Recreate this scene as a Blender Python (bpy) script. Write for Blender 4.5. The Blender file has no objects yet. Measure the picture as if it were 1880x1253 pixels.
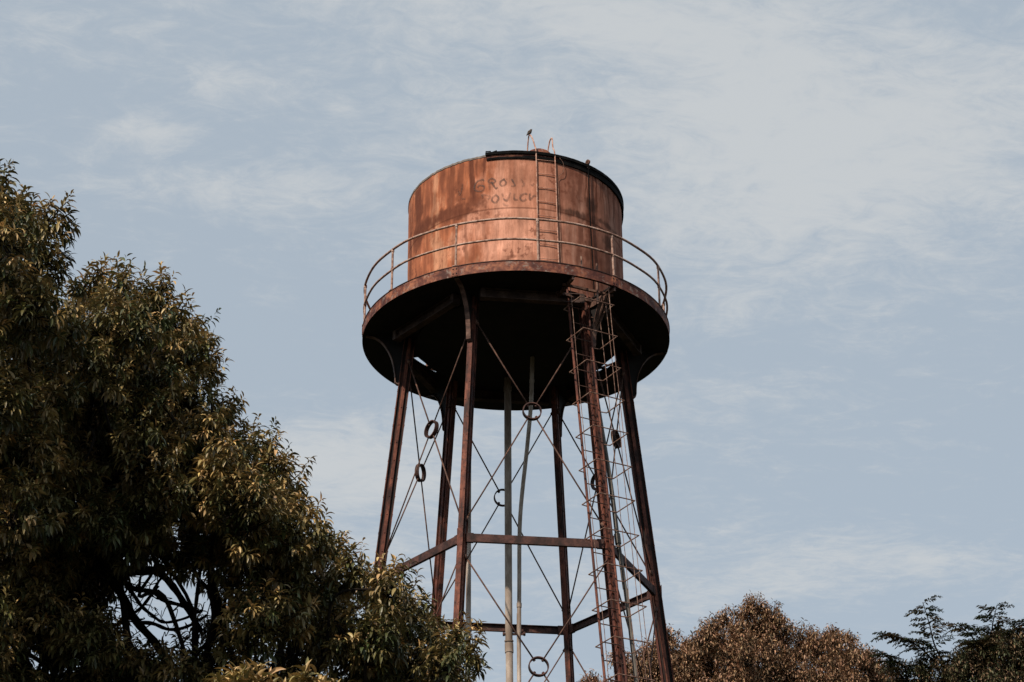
import bpy, math, random
import numpy as np
from mathutils import Vector, Matrix
sc = bpy.context.scene
C = sc.collection
rad = math.radians
PI = math.pi
RNG = np.random.default_rng(11)
random.seed(5)

# ------------------------------------------------------------------ camera
PW, PH, FPX = 1880.0, 1253.0, 4163.6
CAM = np.array([0.0, -44.732, 1.6])
PITCH, YAW, ROLL = 0.474227, -0.001939, -0.006291
_cy, _sy, _cp, _sp, _cr, _sr = (math.cos(YAW), math.sin(YAW), math.cos(PITCH), math.sin(PITCH),
                                math.cos(ROLL), math.sin(ROLL))
_right = np.array([_cy, -_sy, 0.0])
_fwd = np.array([_sy * _cp, _cy * _cp, _sp])
_up = np.array([-_sy * _sp, -_cy * _sp, _cp])
RIGHT = _right * _cr + _up * _sr
UP = -_right * _sr + _up * _cr
FWD = _fwd
cam_d = bpy.data.cameras.new('camera')
cam = bpy.data.objects.new('camera', cam_d)
C.objects.link(cam)
cam.matrix_world = Matrix(((RIGHT[0], UP[0], -FWD[0], CAM[0]), (RIGHT[1], UP[1], -FWD[1], CAM[1]),
                           (RIGHT[2], UP[2], -FWD[2], CAM[2]), (0, 0, 0, 1)))
cam_d.sensor_width = 36.0
cam_d.lens = FPX / PW * 36.0
cam_d.clip_start = 0.1
cam_d.clip_end = 6000
sc.camera = cam

# ------------------------------------------------------------------ sun, sky, exposure
SUN_AZ, SUN_EL = rad(-120), rad(45)
sun_d = bpy.data.lights.new('sun', 'SUN')
sun_d.energy = 4.9
sun_d.angle = rad(0.53)
sun_d.color = (1.0, 0.87, 0.735)
sun = bpy.data.objects.new('sun', sun_d)
C.objects.link(sun)
_sd = Vector((math.cos(SUN_EL) * math.cos(SUN_AZ), math.cos(SUN_EL) * math.sin(SUN_AZ), math.sin(SUN_EL)))
sun.rotation_euler = _sd.to_track_quat('Z', 'Y').to_euler()
sun.location = (-10, -60, 60)

w = bpy.data.worlds.new('World')
sc.world = w
w.use_nodes = True
nt = w.node_tree
nt.nodes.clear()


def N(tree, typ, **kw):
    n = tree.nodes.new(typ)
    for k, v in kw.items():
        setattr(n, k, v)
    return n


def mth(tree, op, a, b=None, c=None, clamp=False):
    n = N(tree, 'ShaderNodeMath', operation=op, use_clamp=clamp)
    for i, v in enumerate((a, b, c)):
        if v is None:
            continue
        if isinstance(v, (int, float)):
            n.inputs[i].default_value = v
        else:
            tree.links.new(v, n.inputs[i])
    return n.outputs[0]


def mixc(tree, fac, a, b, typ='MIX'):
    n = N(tree, 'ShaderNodeMix', data_type='RGBA', blend_type=typ)
    for i, v in ((0, fac), (6, a), (7, b)):
        if isinstance(v, (int, float)):
            n.inputs[i].default_value = v
        elif isinstance(v, tuple):
            n.inputs[i].default_value = v if len(v) == 4 else v + (1,)
        else:
            tree.links.new(v, n.inputs[i])
    return n.outputs[2]


def ramp(tree, fac, stops, interp='LINEAR'):
    n = N(tree, 'ShaderNodeValToRGB')
    n.color_ramp.interpolation = interp
    els = n.color_ramp.elements
    while len(els) < len(stops):
        els.new(0.5)
    for e, (p, c) in zip(els, stops):
        e.position = p
        e.color = c if len(c) == 4 else tuple(c) + (1,)
    tree.links.new(fac, n.inputs[0])
    return n.outputs[0]


def noise(tree, vec, scale, detail=4, rough=0.55, dist=0.0):
    n = N(tree, 'ShaderNodeTexNoise')
    n.inputs['Scale'].default_value = scale
    n.inputs['Detail'].default_value = detail
    n.inputs['Roughness'].default_value = rough
    n.inputs['Distortion'].default_value = dist
    if vec is not None:
        tree.links.new(vec, n.inputs['Vector'])
    return n.outputs[0]


sky = N(nt, 'ShaderNodeTexSky', sky_type='NISHITA')
sky.sun_disc = False
sky.sun_elevation = SUN_EL
sky.sun_rotation = rad(90) - SUN_AZ
sky.air_density = 1.0
sky.dust_density = 1.6
sky.ozone_density = 1.0
tc = N(nt, 'ShaderNodeTexCoord')
sx = N(nt, 'ShaderNodeSeparateXYZ')
nt.links.new(tc.outputs['Generated'], sx.inputs[0])
zc = mth(nt, 'MAXIMUM', sx.outputs[2], 0.06)
u_ = mth(nt, 'DIVIDE', sx.outputs[0], zc)
v_ = mth(nt, 'DIVIDE', sx.outputs[1], zc)
# cloud plane, wisps drawn out along a slightly slanting wind
cmb = N(nt, 'ShaderNodeCombineXYZ')
nt.links.new(mth(nt, 'MULTIPLY', mth(nt, 'ADD', u_, mth(nt, 'MULTIPLY', v_, 0.12)), 1.0), cmb.inputs[0])
nt.links.new(mth(nt, 'MULTIPLY', mth(nt, 'ADD', v_, mth(nt, 'MULTIPLY', u_, -0.10)), 1.45), cmb.inputs[1])
n_big = noise(nt, cmb.outputs[0], 1.9, 6, 0.60, 0.5)
n_fine = noise(nt, cmb.outputs[0], 7.0, 10, 0.70, 1.1)
n_wisp = noise(nt, cmb.outputs[0], 21.0, 8, 0.70, 1.2)


def bump_blob(u0, v0, su, sv):
    a = mth(nt, 'DIVIDE', mth(nt, 'SUBTRACT', u_, u0), su)
    b = mth(nt, 'DIVIDE', mth(nt, 'SUBTRACT', v_, v0), sv)
    d = mth(nt, 'ADD', mth(nt, 'MULTIPLY', a, a), mth(nt, 'MULTIPLY', b, b))
    return mth(nt, 'EXPONENT', mth(nt, 'MULTIPLY', d, -1.0))


def uv_of(px, py):
    d = FWD * FPX + RIGHT * (px - PW / 2) - UP * (py - PH / 2)
    return d[0] / d[2], d[1] / d[2]


cov = None
for (px, py, su, sv, amp) in ((1430, 200, .24, .20, .36), (1180, 120, .16, .10, .16), (1300, 440, .20, .14, .20),
                              (1720, 330, .20, .22, .16), (620, 850, .15, .13, .52), (265, 242, .040, .026, .42),
                              (760, 20, .28, .07, .18), (480, 110, .09, .05, .05), (430, 390, .13, .05, .06), (520, 215, .06, .05, .08),
                              (1350, 570, .08, .05, .20), (470, 545, .04, .03, .30), (1650, 1010, .22, .09, .20), (165, 295, .04, .025, .22),
                              (1450, 1090, .40, .16, .20), (335, 335, .04, .03, .22), (400, 155, .04, .03, .2), (680, 1010, .12, .12, .16), (530, 345, .06, .04, .16)):
    uu, vv = uv_of(px, py)
    b_ = mth(nt, 'MULTIPLY', bump_blob(uu, vv, su, sv), amp)
    cov = b_ if cov is None else mth(nt, 'ADD', cov, b_)
base = mth(nt, 'ADD', mth(nt, 'MULTIPLY', n_big, 0.9), mth(nt, 'MULTIPLY', n_fine, 0.95))
base = mth(nt, 'ADD', base, mth(nt, 'MULTIPLY', n_wisp, 0.70))
dens = mth(nt, 'ADD', mth(nt, 'SUBTRACT', base, 1.38), cov)
cl = N(nt, 'ShaderNodeMapRange', interpolation_type='SMOOTHSTEP')
cl.inputs['From Min'].default_value = -0.14
cl.inputs['From Max'].default_value = 0.44
nt.links.new(dens, cl.inputs['Value'])
skyc = mixc(nt, 1.0, sky.outputs[0], (0.93, 1.0, 1.02), 'MULTIPLY')
veil = mixc(nt, 0.74, skyc, (6.02, 6.9, 7.72))        # thin high haze over the whole sky
cloud = mixc(nt, mth(nt, 'MULTIPLY', cl.outputs[0], 0.80), veil, (7.1, 7.35, 7.5))
bg = N(nt, 'ShaderNodeBackground')
bg.inputs['Strength'].default_value = 0.085
nt.links.new(cloud, bg.inputs['Color'])
out = N(nt, 'ShaderNodeOutputWorld')
nt.links.new(bg.outputs[0], out.inputs['Surface'])

sc.view_settings.view_transform = 'Standard'
sc.view_settings.look = 'None'
sc.view_settings.exposure = 0.0
sc.view_settings.gamma = 1.0


# ------------------------------------------------------------------ helpers
def at(px, py, dist):
    """a world point seen in that direction, dist metres away (for laying out tree limbs)"""
    d = FWD * FPX + RIGHT * (px - PW / 2) - UP * (py - PH / 2)
    return CAM + d / np.linalg.norm(d) * dist


def unit(v):
    v = np.asarray(v, float)
    return v / max(np.linalg.norm(v), 1e-9)


def empty(name, loc, label, cat):
    o = bpy.data.objects.new(name, None)
    C.objects.link(o)
    o.location = loc
    o['label'] = label
    o['category'] = cat
    return o


class MB:
    def __init__(s):
        s.v, s.f = [], []

    def add(s, vs, fs):
        b = len(s.v)
        s.v += [tuple(map(float, p)) for p in vs]
        s.f += [tuple(b + i for i in f) for f in fs]

    def tube(s, path, r, n=8, caps=True, closed=False):
        P = [np.asarray(p, float) for p in path]
        m = len(P)
        rs = r if hasattr(r, '__len__') else [r] * m
        vs, fs = [], []
        ref = None
        for i in range(m):
            if closed:
                t = unit(P[(i + 1) % m] - P[i - 1])
            else:
                t = unit(P[min(i + 1, m - 1)] - P[max(i - 1, 0)])
            if ref is None:
                ref = np.array([0, 0, 1.0]) if abs(t[2]) < .9 else np.array([1.0, 0, 0])
            a = unit(ref - t * np.dot(ref, t))
            ref = a
            b = np.cross(t, a)
            for k in range(n):
                an = 2 * PI * k / n
                vs.append(P[i] + (a * math.cos(an) + b * math.sin(an)) * rs[i])
        for i in range(m if closed else m - 1):
            j = (i + 1) % m
            for k in range(n):
                k2 = (k + 1) % n
                fs.append((i * n + k, i * n + k2, j * n + k2, j * n + k))
        if caps and not closed:
            fs.append(tuple(range(n))[::-1])
            fs.append(tuple((m - 1) * n + k for k in range(n)))
        s.add(vs, fs)

    def extrude(s, sec, frames, cap=True, closed=False):
        """sec: 2D polygon; frames: list of (origin, xaxis, yaxis)"""
        n = len(sec)
        vs, fs = [], []
        for o, xa, ya in frames:
            for (x, y) in sec:
                vs.append(np.asarray(o) + np.asarray(xa) * x + np.asarray(ya) * y)
        m = len(frames)
        for i in range(m if closed else m - 1):
            j = (i + 1) % m
            for k in range(n):
                k2 = (k + 1) % n
                fs.append((i * n + k, i * n + k2, j * n + k2, j * n + k))
        if cap and not closed:
            fs.append(tuple(range(n))[::-1])
            fs.append(tuple((m - 1) * n + k for k in range(n)))
        s.add(vs, fs)

    def bar(s, p0, p1, upv, wdt, h):
        p0, p1 = np.asarray(p0, float), np.asarray(p1, float)
        t = unit(p1 - p0)
        x = unit(np.cross(t, upv))
        y = np.cross(x, t)
        sec = [(-wdt / 2, -h / 2), (wdt / 2, -h / 2), (wdt / 2, h / 2), (-wdt / 2, h / 2)]
        s.extrude(sec, [(p0, x, y), (p1, x, y)])

    def box(s, c, ax, ay, az, hx, hy, hz):
        c = np.asarray(c, float)
        s.extrude([(-hx, -hy), (hx, -hy), (hx, hy), (-hx, hy)],
                  [(c - np.asarray(az) * hz, ax, ay), (c + np.asarray(az) * hz, ax, ay)])

    def dome(s, c, axis, r, h, n=8):
        axis = unit(axis)
        ref = np.array([0, 0, 1.0]) if abs(axis[2]) < .9 else np.array([1.0, 0, 0])
        a = unit(ref - axis * np.dot(ref, axis))
        b = np.cross(axis, a)
        rings = [(1.0, 0), (.8, .6), (.0, 1)]
        vs, fs = [], []
        for q, hh in rings[:-1]:
            for k in range(n):
                an = 2 * PI * k / n
                vs.append(np.asarray(c) + (a * math.cos(an) + b * math.sin(an)) * r * q + axis * h * hh)
        vs.append(np.asarray(c) + axis * h)
        for k in range(n):
            k2 = (k + 1) % n
            fs.append((k, k2, n + k2, n + k))
            fs.append((n + k, n + k2, 2 * n))
        s.add(vs, fs)

    def mesh(s, name, mat, smooth=False):
        me = bpy.data.meshes.new(name)
        me.from_pydata(s.v, [], s.f)
        if smooth:
            me.shade_smooth()
        me.materials.append(mat)
        me.update()
        return me

    def build(s, name, mat, parent=None, smooth=False):
        return link(name, s.mesh(name, mat, smooth), parent)


def fix_normals(me):
    import bmesh
    bm = bmesh.new()
    bm.from_mesh(me)
    bmesh.ops.recalc_face_normals(bm, faces=bm.faces)
    bm.to_mesh(me)
    bm.free()


def link(name, me, parent=None):
    o = bpy.data.objects.new(name, me)
    C.objects.link(o)
    if parent is not None:
        o.parent = parent
    return o


def smooth_by_angle(o, ang=40):
    me = o.data
    me.shade_smooth()
    try:
        me.set_sharp_from_angle(angle=rad(ang))
    except Exception:
        pass


def sph(r, azdeg, z):
    return np.array([r * math.cos(rad(azdeg)), r * math.sin(rad(azdeg)), z])


def catmull(pts, n=6):
    P = [np.asarray(p, float) for p in pts]
    P = [2 * P[0] - P[1]] + P + [2 * P[-1] - P[-2]]
    o = []
    for i in range(1, len(P) - 2):
        for k in range(n):
            t = k / n
            o.append(0.5 * ((2 * P[i]) + (-P[i - 1] + P[i + 1]) * t + (2 * P[i - 1] - 5 * P[i] + 4 * P[i + 1] - P[i + 2]) * t * t
                            + (-P[i - 1] + 3 * P[i] - 3 * P[i + 1] + P[i + 2]) * t ** 3))
    o.append(P[-2])
    return o


# numpy value noise
_perm = RNG.random((256, 256))


def vnoise(x, y):
    xi, yi = np.floor(x).astype(int), np.floor(y).astype(int)
    fx, fy = x - xi, y - yi
    fx, fy = fx * fx * (3 - 2 * fx), fy * fy * (3 - 2 * fy)
    g = lambda a, b: _perm[a % 256, b % 256]
    return (g(xi, yi) * (1 - fx) + g(xi + 1, yi) * fx) * (1 - fy) + (g(xi, yi + 1) * (1 - fx) + g(xi + 1, yi + 1) * fx) * fy


def fbm(x, y, o=4):
    s, a, t = 0, 1.0, 0
    for k in range(o):
        s = s + a * vnoise(x * 2 ** k + 17.3 * k, y * 2 ** k + 9.1 * k)
        t += a
        a *= .55
    return np.clip((s / t - .5) * 1.75 + .5, 0, 1)


def sstep(a, b, x):
    t = np.clip((x - a) / (b - a), 0, 1)
    return t * t * (3 - 2 * t)


# ------------------------------------------------------------------ materials
def new_mat(name):
    m = bpy.data.materials.new(name)
    m.use_nodes = True
    t = m.node_tree
    t.nodes.clear()
    o = N(t, 'ShaderNodeOutputMaterial')
    p = N(t, 'ShaderNodeBsdfPrincipled')
    t.links.new(p.outputs[0], o.inputs[0])
    return m, t, p


def rust_mat(name, c0, c1, c2, scale=4.0, rough=.75, streak=1.0, spec=.3, bump=.25, patch=None):
    m, t, p = new_mat(name)
    g = N(t, 'ShaderNodeTexCoord')
    mp = N(t, 'ShaderNodeMapping')
    mp.inputs['Scale'].default_value = (1, 1, streak)
    t.links.new(g.outputs['Object'], mp.inputs[0])
    a = noise(t, mp.outputs[0], scale, 6, .6, .3)
    b = noise(t, mp.outputs[0], scale * 5.3, 5, .65)
    col = ramp(t, a, [(.38, c0), (.50, c1), (.61, c2)])
    col = mixc(t, ramp(t, b, [(.42, (0, 0, 0)), (.72, (.65, .65, .65))]), col, c0)
    if patch:
        q = noise(t, g.outputs['Object'], 7.0, 6, .7, .6)
        col = mixc(t, ramp(t, q, [(.55, (0, 0, 0)), (.66, (.75, .75, .75))]), col, patch)
    t.links.new(col, p.inputs['Base Color'])
    p.inputs['Roughness'].default_value = rough
    p.inputs['Specular IOR Level'].default_value = spec
    bp = N(t, 'ShaderNodeBump')
    bp.inputs['Strength'].default_value = bump
    bp.inputs['Distance'].default_value = .01
    t.links.new(b, bp.inputs['Height'])
    t.links.new(bp.outputs[0], p.inputs['Normal'])
    return m


M_leg = rust_mat('rusted leg steel', (.030, .012, .009), (.115, .036, .023), (.215, .072, .043), 4.0, streak=.4, patch=(.02, .012, .01))
M_web = rust_mat('shade-toned web steel', (.010, .006, .005), (.030, .014, .011), (.075, .027, .018), 3.0, streak=.4)  # darker than the flanges: recess shade put into the web colour
M_strut = rust_mat('rusted strut steel', (.024, .013, .011), (.058, .026, .021), (.105, .046, .035), 4.0)
M_beam = rust_mat('brown beam steel', (.035, .020, .016), (.075, .044, .035), (.12, .075, .06), 3.0)  # dull brown mix for the ring beams
M_rod = rust_mat('brown rod steel', (.045, .024, .018), (.09, .045, .032), (.15, .075, .05), 6.0)
M_fascia = rust_mat('flaking fascia paint', (.060, .018, .013), (.150, .048, .030), (.34, .130, .068), 3.6, patch=(.27, .22, .185))
M_under = rust_mat('shade-toned underside steel', (.008, .007, .007), (.013, .010, .009), (.02, .014, .012), 3.0)  # near-black base colour stands in for deep shade under the gallery
M_rail = rust_mat('weathered handrail pipe', (.17, .085, .06), (.38, .235, .175), (.50, .35, .28), 9.0, rough=.6)
M_black = rust_mat('black bitumen flashing', (.003, .003, .003), (.005, .005, .005), (.010, .009, .008), 5.0, rough=.9, spec=.08)
M_rim = rust_mat('grey rim sealant', (.10, .085, .075), (.18, .15, .13), (.24, .20, .17), 6.0)
M_pipe = rust_mat('galvanised pipe', (.20, .15, .115), (.40, .325, .265), (.54, .465, .40), 2.2, rough=.6, streak=.3)
M_pipe2 = rust_mat('dull grey pipe', (.07, .062, .052), (.12, .105, .088), (.17, .145, .12), 3.0, rough=.6, streak=.3)
M_hoop = rust_mat('rusted cage bar', (.10, .05, .035), (.20, .11, .08), (.33, .22, .165), 8.0)
M_bracket = rust_mat('brown bracket steel', (.06, .033, .025), (.12, .062, .045), (.19, .11, .08), 6.0)

# tank wall: painted colour attribute with fine shader grain
M_tank, t, p = new_mat('rust streaked tank paint')
at_n = N(t, 'ShaderNodeAttribute', attribute_name='paint')
g = N(t, 'ShaderNodeTexCoord')
mp = N(t, 'ShaderNodeMapping')
mp.inputs['Scale'].default_value = (1, 1, .18)
t.links.new(g.outputs['Object'], mp.inputs[0])
ns = noise(t, mp.outputs[0], 26, 5, .7)
nd = noise(t, g.outputs['Object'], 34, 4, .6)
n2 = noise(t, g.outputs['Object'], 5.5, 5, .65)
col = mixc(t, mth(t, 'MULTIPLY', ramp(t, ns, [(.42, (0, 0, 0)), (.66, (1, 1, 1))]), .36), at_n.outputs[0], (.20, .075, .042))
speck = mth(t, 'MULTIPLY', ramp(t, nd, [(.60, (0, 0, 0)), (.70, (1, 1, 1))]), ramp(t, n2, [(.45, (0, 0, 0)), (.62, (.85, .85, .85))]))
col = mixc(t, speck, col, (.15, .05, .03))
t.links.new(col, p.inputs['Base Color'])
p.inputs['Roughness'].default_value = .92
p.inputs['Specular IOR Level'].default_value = .12
bp = N(t, 'ShaderNodeBump')
bp.inputs['Strength'].default_value = .18
bp.inputs['Distance'].default_value = .012
t.links.new(n2, bp.inputs['Height'])
t.links.new(bp.outputs[0], p.inputs['Normal'])


def graf_mat(name, alpha):
    m, t, p = new_mat(name)
    p.inputs['Base Color'].default_value = (.075, .045, .035, 1)
    p.inputs['Roughness'].default_value = .8
    g = N(t, 'ShaderNodeTexCoord')
    a = noise(t, g.outputs['Object'], 9, 5, .7)
    f = ramp(t, a, [(.30, (alpha * .35,) * 3), (.62, (alpha,) * 3)])
    t.links.new(f, p.inputs['Alpha'])
    return m


M_graf = graf_mat('faded spray paint', .60)
M_graf2 = graf_mat('nearly worn off spray paint', .32)


def leaf_mat(name, trans=.18, rough=.5, spec=.35):
    m, t, p = new_mat(name)
    a = N(t, 'ShaderNodeAttribute', attribute_name='tint')
    t.links.new(a.outputs[0], p.inputs['Base Color'])
    p.inputs['Roughness'].default_value = rough
    p.inputs['Specular IOR Level'].default_value = spec
    tr = N(t, 'ShaderNodeBsdfTranslucent')
    t.links.new(a.outputs[0], tr.inputs[0])
    mx = N(t, 'ShaderNodeMixShader')
    mx.inputs[0].default_value = trans
    t.links.new(p.outputs[0], mx.inputs[1])
    t.links.new(tr.outputs[0], mx.inputs[2])
    t.links.new(mx.outputs[0], [n for n in t.nodes if n.type == 'OUTPUT_MATERIAL'][0].inputs[0])
    return m


M_mango = leaf_mat('glossy mango leaf', .10, .42, .40)
M_dry = leaf_mat('small dry leaf', .12, .6, .25)
M_feather = leaf_mat('feathery leaflet', .12, .55, .25)
M_bark = rust_mat('dark bark', (.008, .006, .005), (.016, .012, .009), (.03, .023, .017), 5.0, rough=.9, spec=.1, bump=.6)
M_bird = rust_mat('brown grey plumage', (.05, .038, .03), (.09, .07, .055), (.14, .11, .09), 40.0, rough=.9, spec=.1)

mg, t, p = new_mat('dry grass ground')
g = N(t, 'ShaderNodeTexCoord')
col = ramp(t, noise(t, g.outputs['Object'], .35, 8, .65), [(.35, (.010, .012, .006)), (.55, (.018, .018, .010)), (.7, (.03, .025, .015))])
t.links.new(col, p.inputs['Base Color'])
p.inputs['Roughness'].default_value = .95
p.inputs['Specular IOR Level'].default_value = .05

# ------------------------------------------------------------------ ground
mb = MB()
mb.add([(-3000, -3000, 0), (3000, -3000, 0), (3000, 3000, 0), (-3000, 3000, 0)], [(0, 1, 2, 3)])
gr = mb.build('ground', mg)
gr['kind'] = 'structure'
gr['label'] = 'dry grassy ground under the tower and trees'

# ------------------------------------------------------------------ water tower
ZB = 24.468          # underside of the gallery
FH = .232
RP = 3.40            # gallery radius
RT = 2.424           # tank radius
ZT = 27.92           # tank rim
ZR = 18.764          # upper strut ring
ZL = 12.9            # lower strut ring
RL, SL = 2.355, .10218
AZ0 = -111.85
LAZ = [AZ0 + 60 * i for i in range(6)]


def leg_r(z):
    return RL + SL * (ZB - z)


def leg_p(i, z):
    return sph(leg_r(z), LAZ[i % 6], z)


tower = empty('water_tower', (0, 0, 0),
              'tall rusty orange steel water tower with round tank on six splayed legs', 'water tower')

# --- tank shell
NT, NZ = 960, 190
z0 = ZB + .20
th = np.linspace(0, 2 * PI, NT, endpoint=False)
zz = np.linspace(z0, ZT, NZ)
TH, ZZ = np.meshgrid(th, zz)
deg = (np.degrees(TH) + 180) % 360 - 180
deg = np.where(deg > 100, deg - 360, deg)          # -260..100, front is -90
U = TH * RT
seam_z = 26.552 + .0 * U
RR = np.full_like(U, RT)
RR += np.where(ZZ > seam_z, 0.006, 0.0)             # upper course laps over the lower
RR += .004 * (fbm(U * 1.3, ZZ * 1.6) - .5) * 2      # slight dents
verts = np.stack([RR * np.cos(TH), RR * np.sin(TH), ZZ], -1).reshape(-1, 3)
ii = np.arange(NZ - 1)[:, None] * NT + np.arange(NT)[None, :]
jj = np.arange(NZ - 1)[:, None] * NT + (np.arange(NT)[None, :] + 1) % NT
quads = np.stack([ii, jj, jj + NT, ii + NT], -1).reshape(-1, 4)


def np_mesh(name, verts, quads, mat, smooth=True):
    me = bpy.data.meshes.new(name)
    k = quads.shape[1]
    me.vertices.add(len(verts))
    me.vertices.foreach_set('co', np.ascontiguousarray(verts, np.float32).ravel())
    me.loops.add(len(quads) * k)
    me.loops.foreach_set('vertex_index', np.ascontiguousarray(quads, np.int32).ravel())
    me.polygons.add(len(quads))
    me.polygons.foreach_set('loop_start', np.arange(0, len(quads) * k, k, dtype=np.int32))
    me.polygons.foreach_set('loop_total', np.full(len(quads), k, np.int32))
    if smooth:
        me.polygons.foreach_set('use_smooth', np.ones(len(quads), bool))
    me.update(calc_edges=True)
    me.materials.append(mat)
    return me


def set_col(me, name, cols):
    ca = me.color_attributes.new(name, 'FLOAT_COLOR', 'POINT')
    c = np.ones((len(cols), 4), np.float32)
    c[:, :3] = cols
    ca.data.foreach_set('color', c.ravel())


def lerp(a, b, f):
    return a * (1 - f[..., None]) + np.asarray(b) * f[..., None]


pale = np.array([.50, .225, .140])
peach = np.array([.53, .268, .182])
orange = np.array([.40, .135, .060])
brown = np.array([.24, .105, .070])
greyb = np.array([.33, .175, .125])
dark = np.array([.105, .033, .019])
soot = np.array([.030, .018, .014])
streak = fbm(U * 3.2, ZZ * .40, 5)
streakf = fbm(U * 11, ZZ * .8 + 40, 4)
blot = fbm(U * 1.5 + 30, ZZ * 1.7 + 7, 5)
blotf = fbm(U * 5 + 11, ZZ * 4 + 3, 5)
grit = fbm(U * 15 + 5, ZZ * 10 + 2, 4)
gritv = fbm(U * 13 + 9, ZZ * 1.2 + 31, 4)
strip = _perm[(np.floor(U / .11 + .35 * fbm(U * 2, ZZ * .3)).astype(int)) % 256, 7]
upper = ZZ > seam_z
s3 = fbm(U * 2.6 + .25 * blot, ZZ * .42, 5)
s6 = fbm(U * 6.5 + .3 * blot, ZZ * .75 + 12, 5)
s14 = fbm(U * 16 + 3, ZZ * 1.1 + 5, 4)
mot = fbm(U * 3.4 + 8, ZZ * 3.0 + 4, 6)
colr = np.empty(U.shape + (3,))
colr[:] = pale
wob = (blot - .5) * 24 + (mot - .5) * 14
wl = np.where(upper, sstep(-105, -119, deg + wob), sstep(-108, -128, deg + wob))
wr = sstep(-80, -56, deg + wob * .35)
wm = np.clip(1 - wl - wr, 0, 1)
# middle: bleached pinkish paint, the upper course a little browner
colr = lerp(colr, np.where(upper[..., None], np.array([.44, .205, .132]), peach), np.full(U.shape, .75))
colr = lerp(colr, np.array([.64, .345, .245]), wm * sstep(.52, .80, .5 * s3 + .5 * mot) * np.where(upper, .45, .55))
colr = lerp(colr, np.array([.30, .115, .066]), wm * sstep(.47, .20, .6 * s6 + .4 * mot) * .55)
colr = lerp(colr, np.array([.62, .33, .23]), wm * sstep(.7, .95, strip) * .30)
# left: orange rust with tan and brown run marks
colr = lerp(colr, orange, wl * .9)
colr = lerp(colr, np.array([.52, .270, .160]), wl * sstep(.52, .74, .65 * s6 + .35 * mot) * .85)
colr = lerp(colr, np.array([.20, .066, .036]), wl * sstep(.48, .26, .65 * s6 + .35 * blot) * .68)
colr = lerp(colr, np.array([.13, .042, .024]), wl * sstep(.42, .20, s3) * .42)
# right: brown, with grey tan panels between dark runs
colr = lerp(colr, brown, wr * .9)
colr = lerp(colr, np.array([.36, .200, .145]), wr * sstep(.50, .72, .6 * s6 + .4 * s3) * .8)
colr = lerp(colr, np.array([.12, .040, .026]), wr * sstep(.47, .24, .6 * s6 + .4 * mot) * .65)
# everywhere: fine run marks, mottling and pitting
colr *= (.84 + .46 * s14)[..., None]
colr *= (.86 + .40 * mot)[..., None]
colr = lerp(colr, np.array([.14, .046, .027]), sstep(.63, .80, fbm(U * 14 + 60, ZZ * 11 + 20, 4)) * sstep(.42, .72, blot) * .7 * (1 - .85 * (sstep(-122, -114, deg) * sstep(-72, -78, deg) * (ZZ > 26.58))))


def blobm(d0, zc_, sd, sz, ragged=.5):
    x = (deg - d0) / sd
    y = (ZZ - zc_) / sz
    q = np.sqrt(x * x + y * y) + ((blotf - .5) * 1.2 + (grit - .5) * .35 + (s6 - .5) * .7) * ragged
    return np.clip(sstep(1.1, .30, q) * (.85 + .5 * s14), 0, 1)


def streakm(d0, wdeg, ztop, zbot, wig=1.5):
    x = np.abs(deg - d0 + (fbm(ZZ * 1.3, U * 0 + d0) - .5) * wig * 2) / wdeg
    m = sstep(1, .3, x + (streakf - .5) * .9)
    fade = sstep(zbot - .25, zbot + .55, ZZ + (streakf - .5) * .6) * sstep(ztop + .12, ztop, ZZ)
    return m * fade


# rust run-offs and stains
for (d0, wd, a, b, k) in ((-112.3, 2.3, 27.9, 26.75, .95), (-105.7, 1.6, 27.9, 27.4, .9), (-108.8, 1.1, 27.9, 27.45, .6),
                          (-118, 1.8, 27.9, 26.9, .55), (-124, 2.6, 27.9, 26.6, .6), (-131, 2.0, 27.9, 27.1, .45), (-153, 5.0, 27.8, 27.0, .85),
                          (-139, 3.0, 27.7, 26.5, .5), (-146, 2.2, 27.2, 26.4, .5), (-165, 4, 27.6, 25.4, .5), (-54, 1.7, 27.9, 26.9, .65),
                          (-50.5, 1.0, 27.9, 27.1, .85), (-48.3, 1.2, 27.9, 26.4, .9), (-45.6, .9, 27.9, 27.2, .8), (-42.5, 1.2, 27.9, 26.9, .95),
                          (-39.5, .7, 27.9, 27.25, .9), (-37.3, .8, 27.9, 27.0, .8), (-31, 1.2, 27.9, 26.8, .6), (-25, 1.8, 27.9, 27.0, .75),
                          (-17, 2.0, 27.9, 26.2, .6), (-47.2, 1.6, 26.6, 25.0, .75), (-55, 2, 26.4, 25.3, .55), (-33, 2.5, 26.4, 24.8, .5),
                          (-27, 2.0, 26.3, 24.7, .55), (-105, 1.0, 26.5, 25.5, .35), (-115.5, 1.5, 26.5, 25.2, .45)):
    colr = lerp(colr, dark, np.clip(streakm(d0, wd, a, b) * 1.5, 0, 1) * min(1, k * 1.08))
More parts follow.
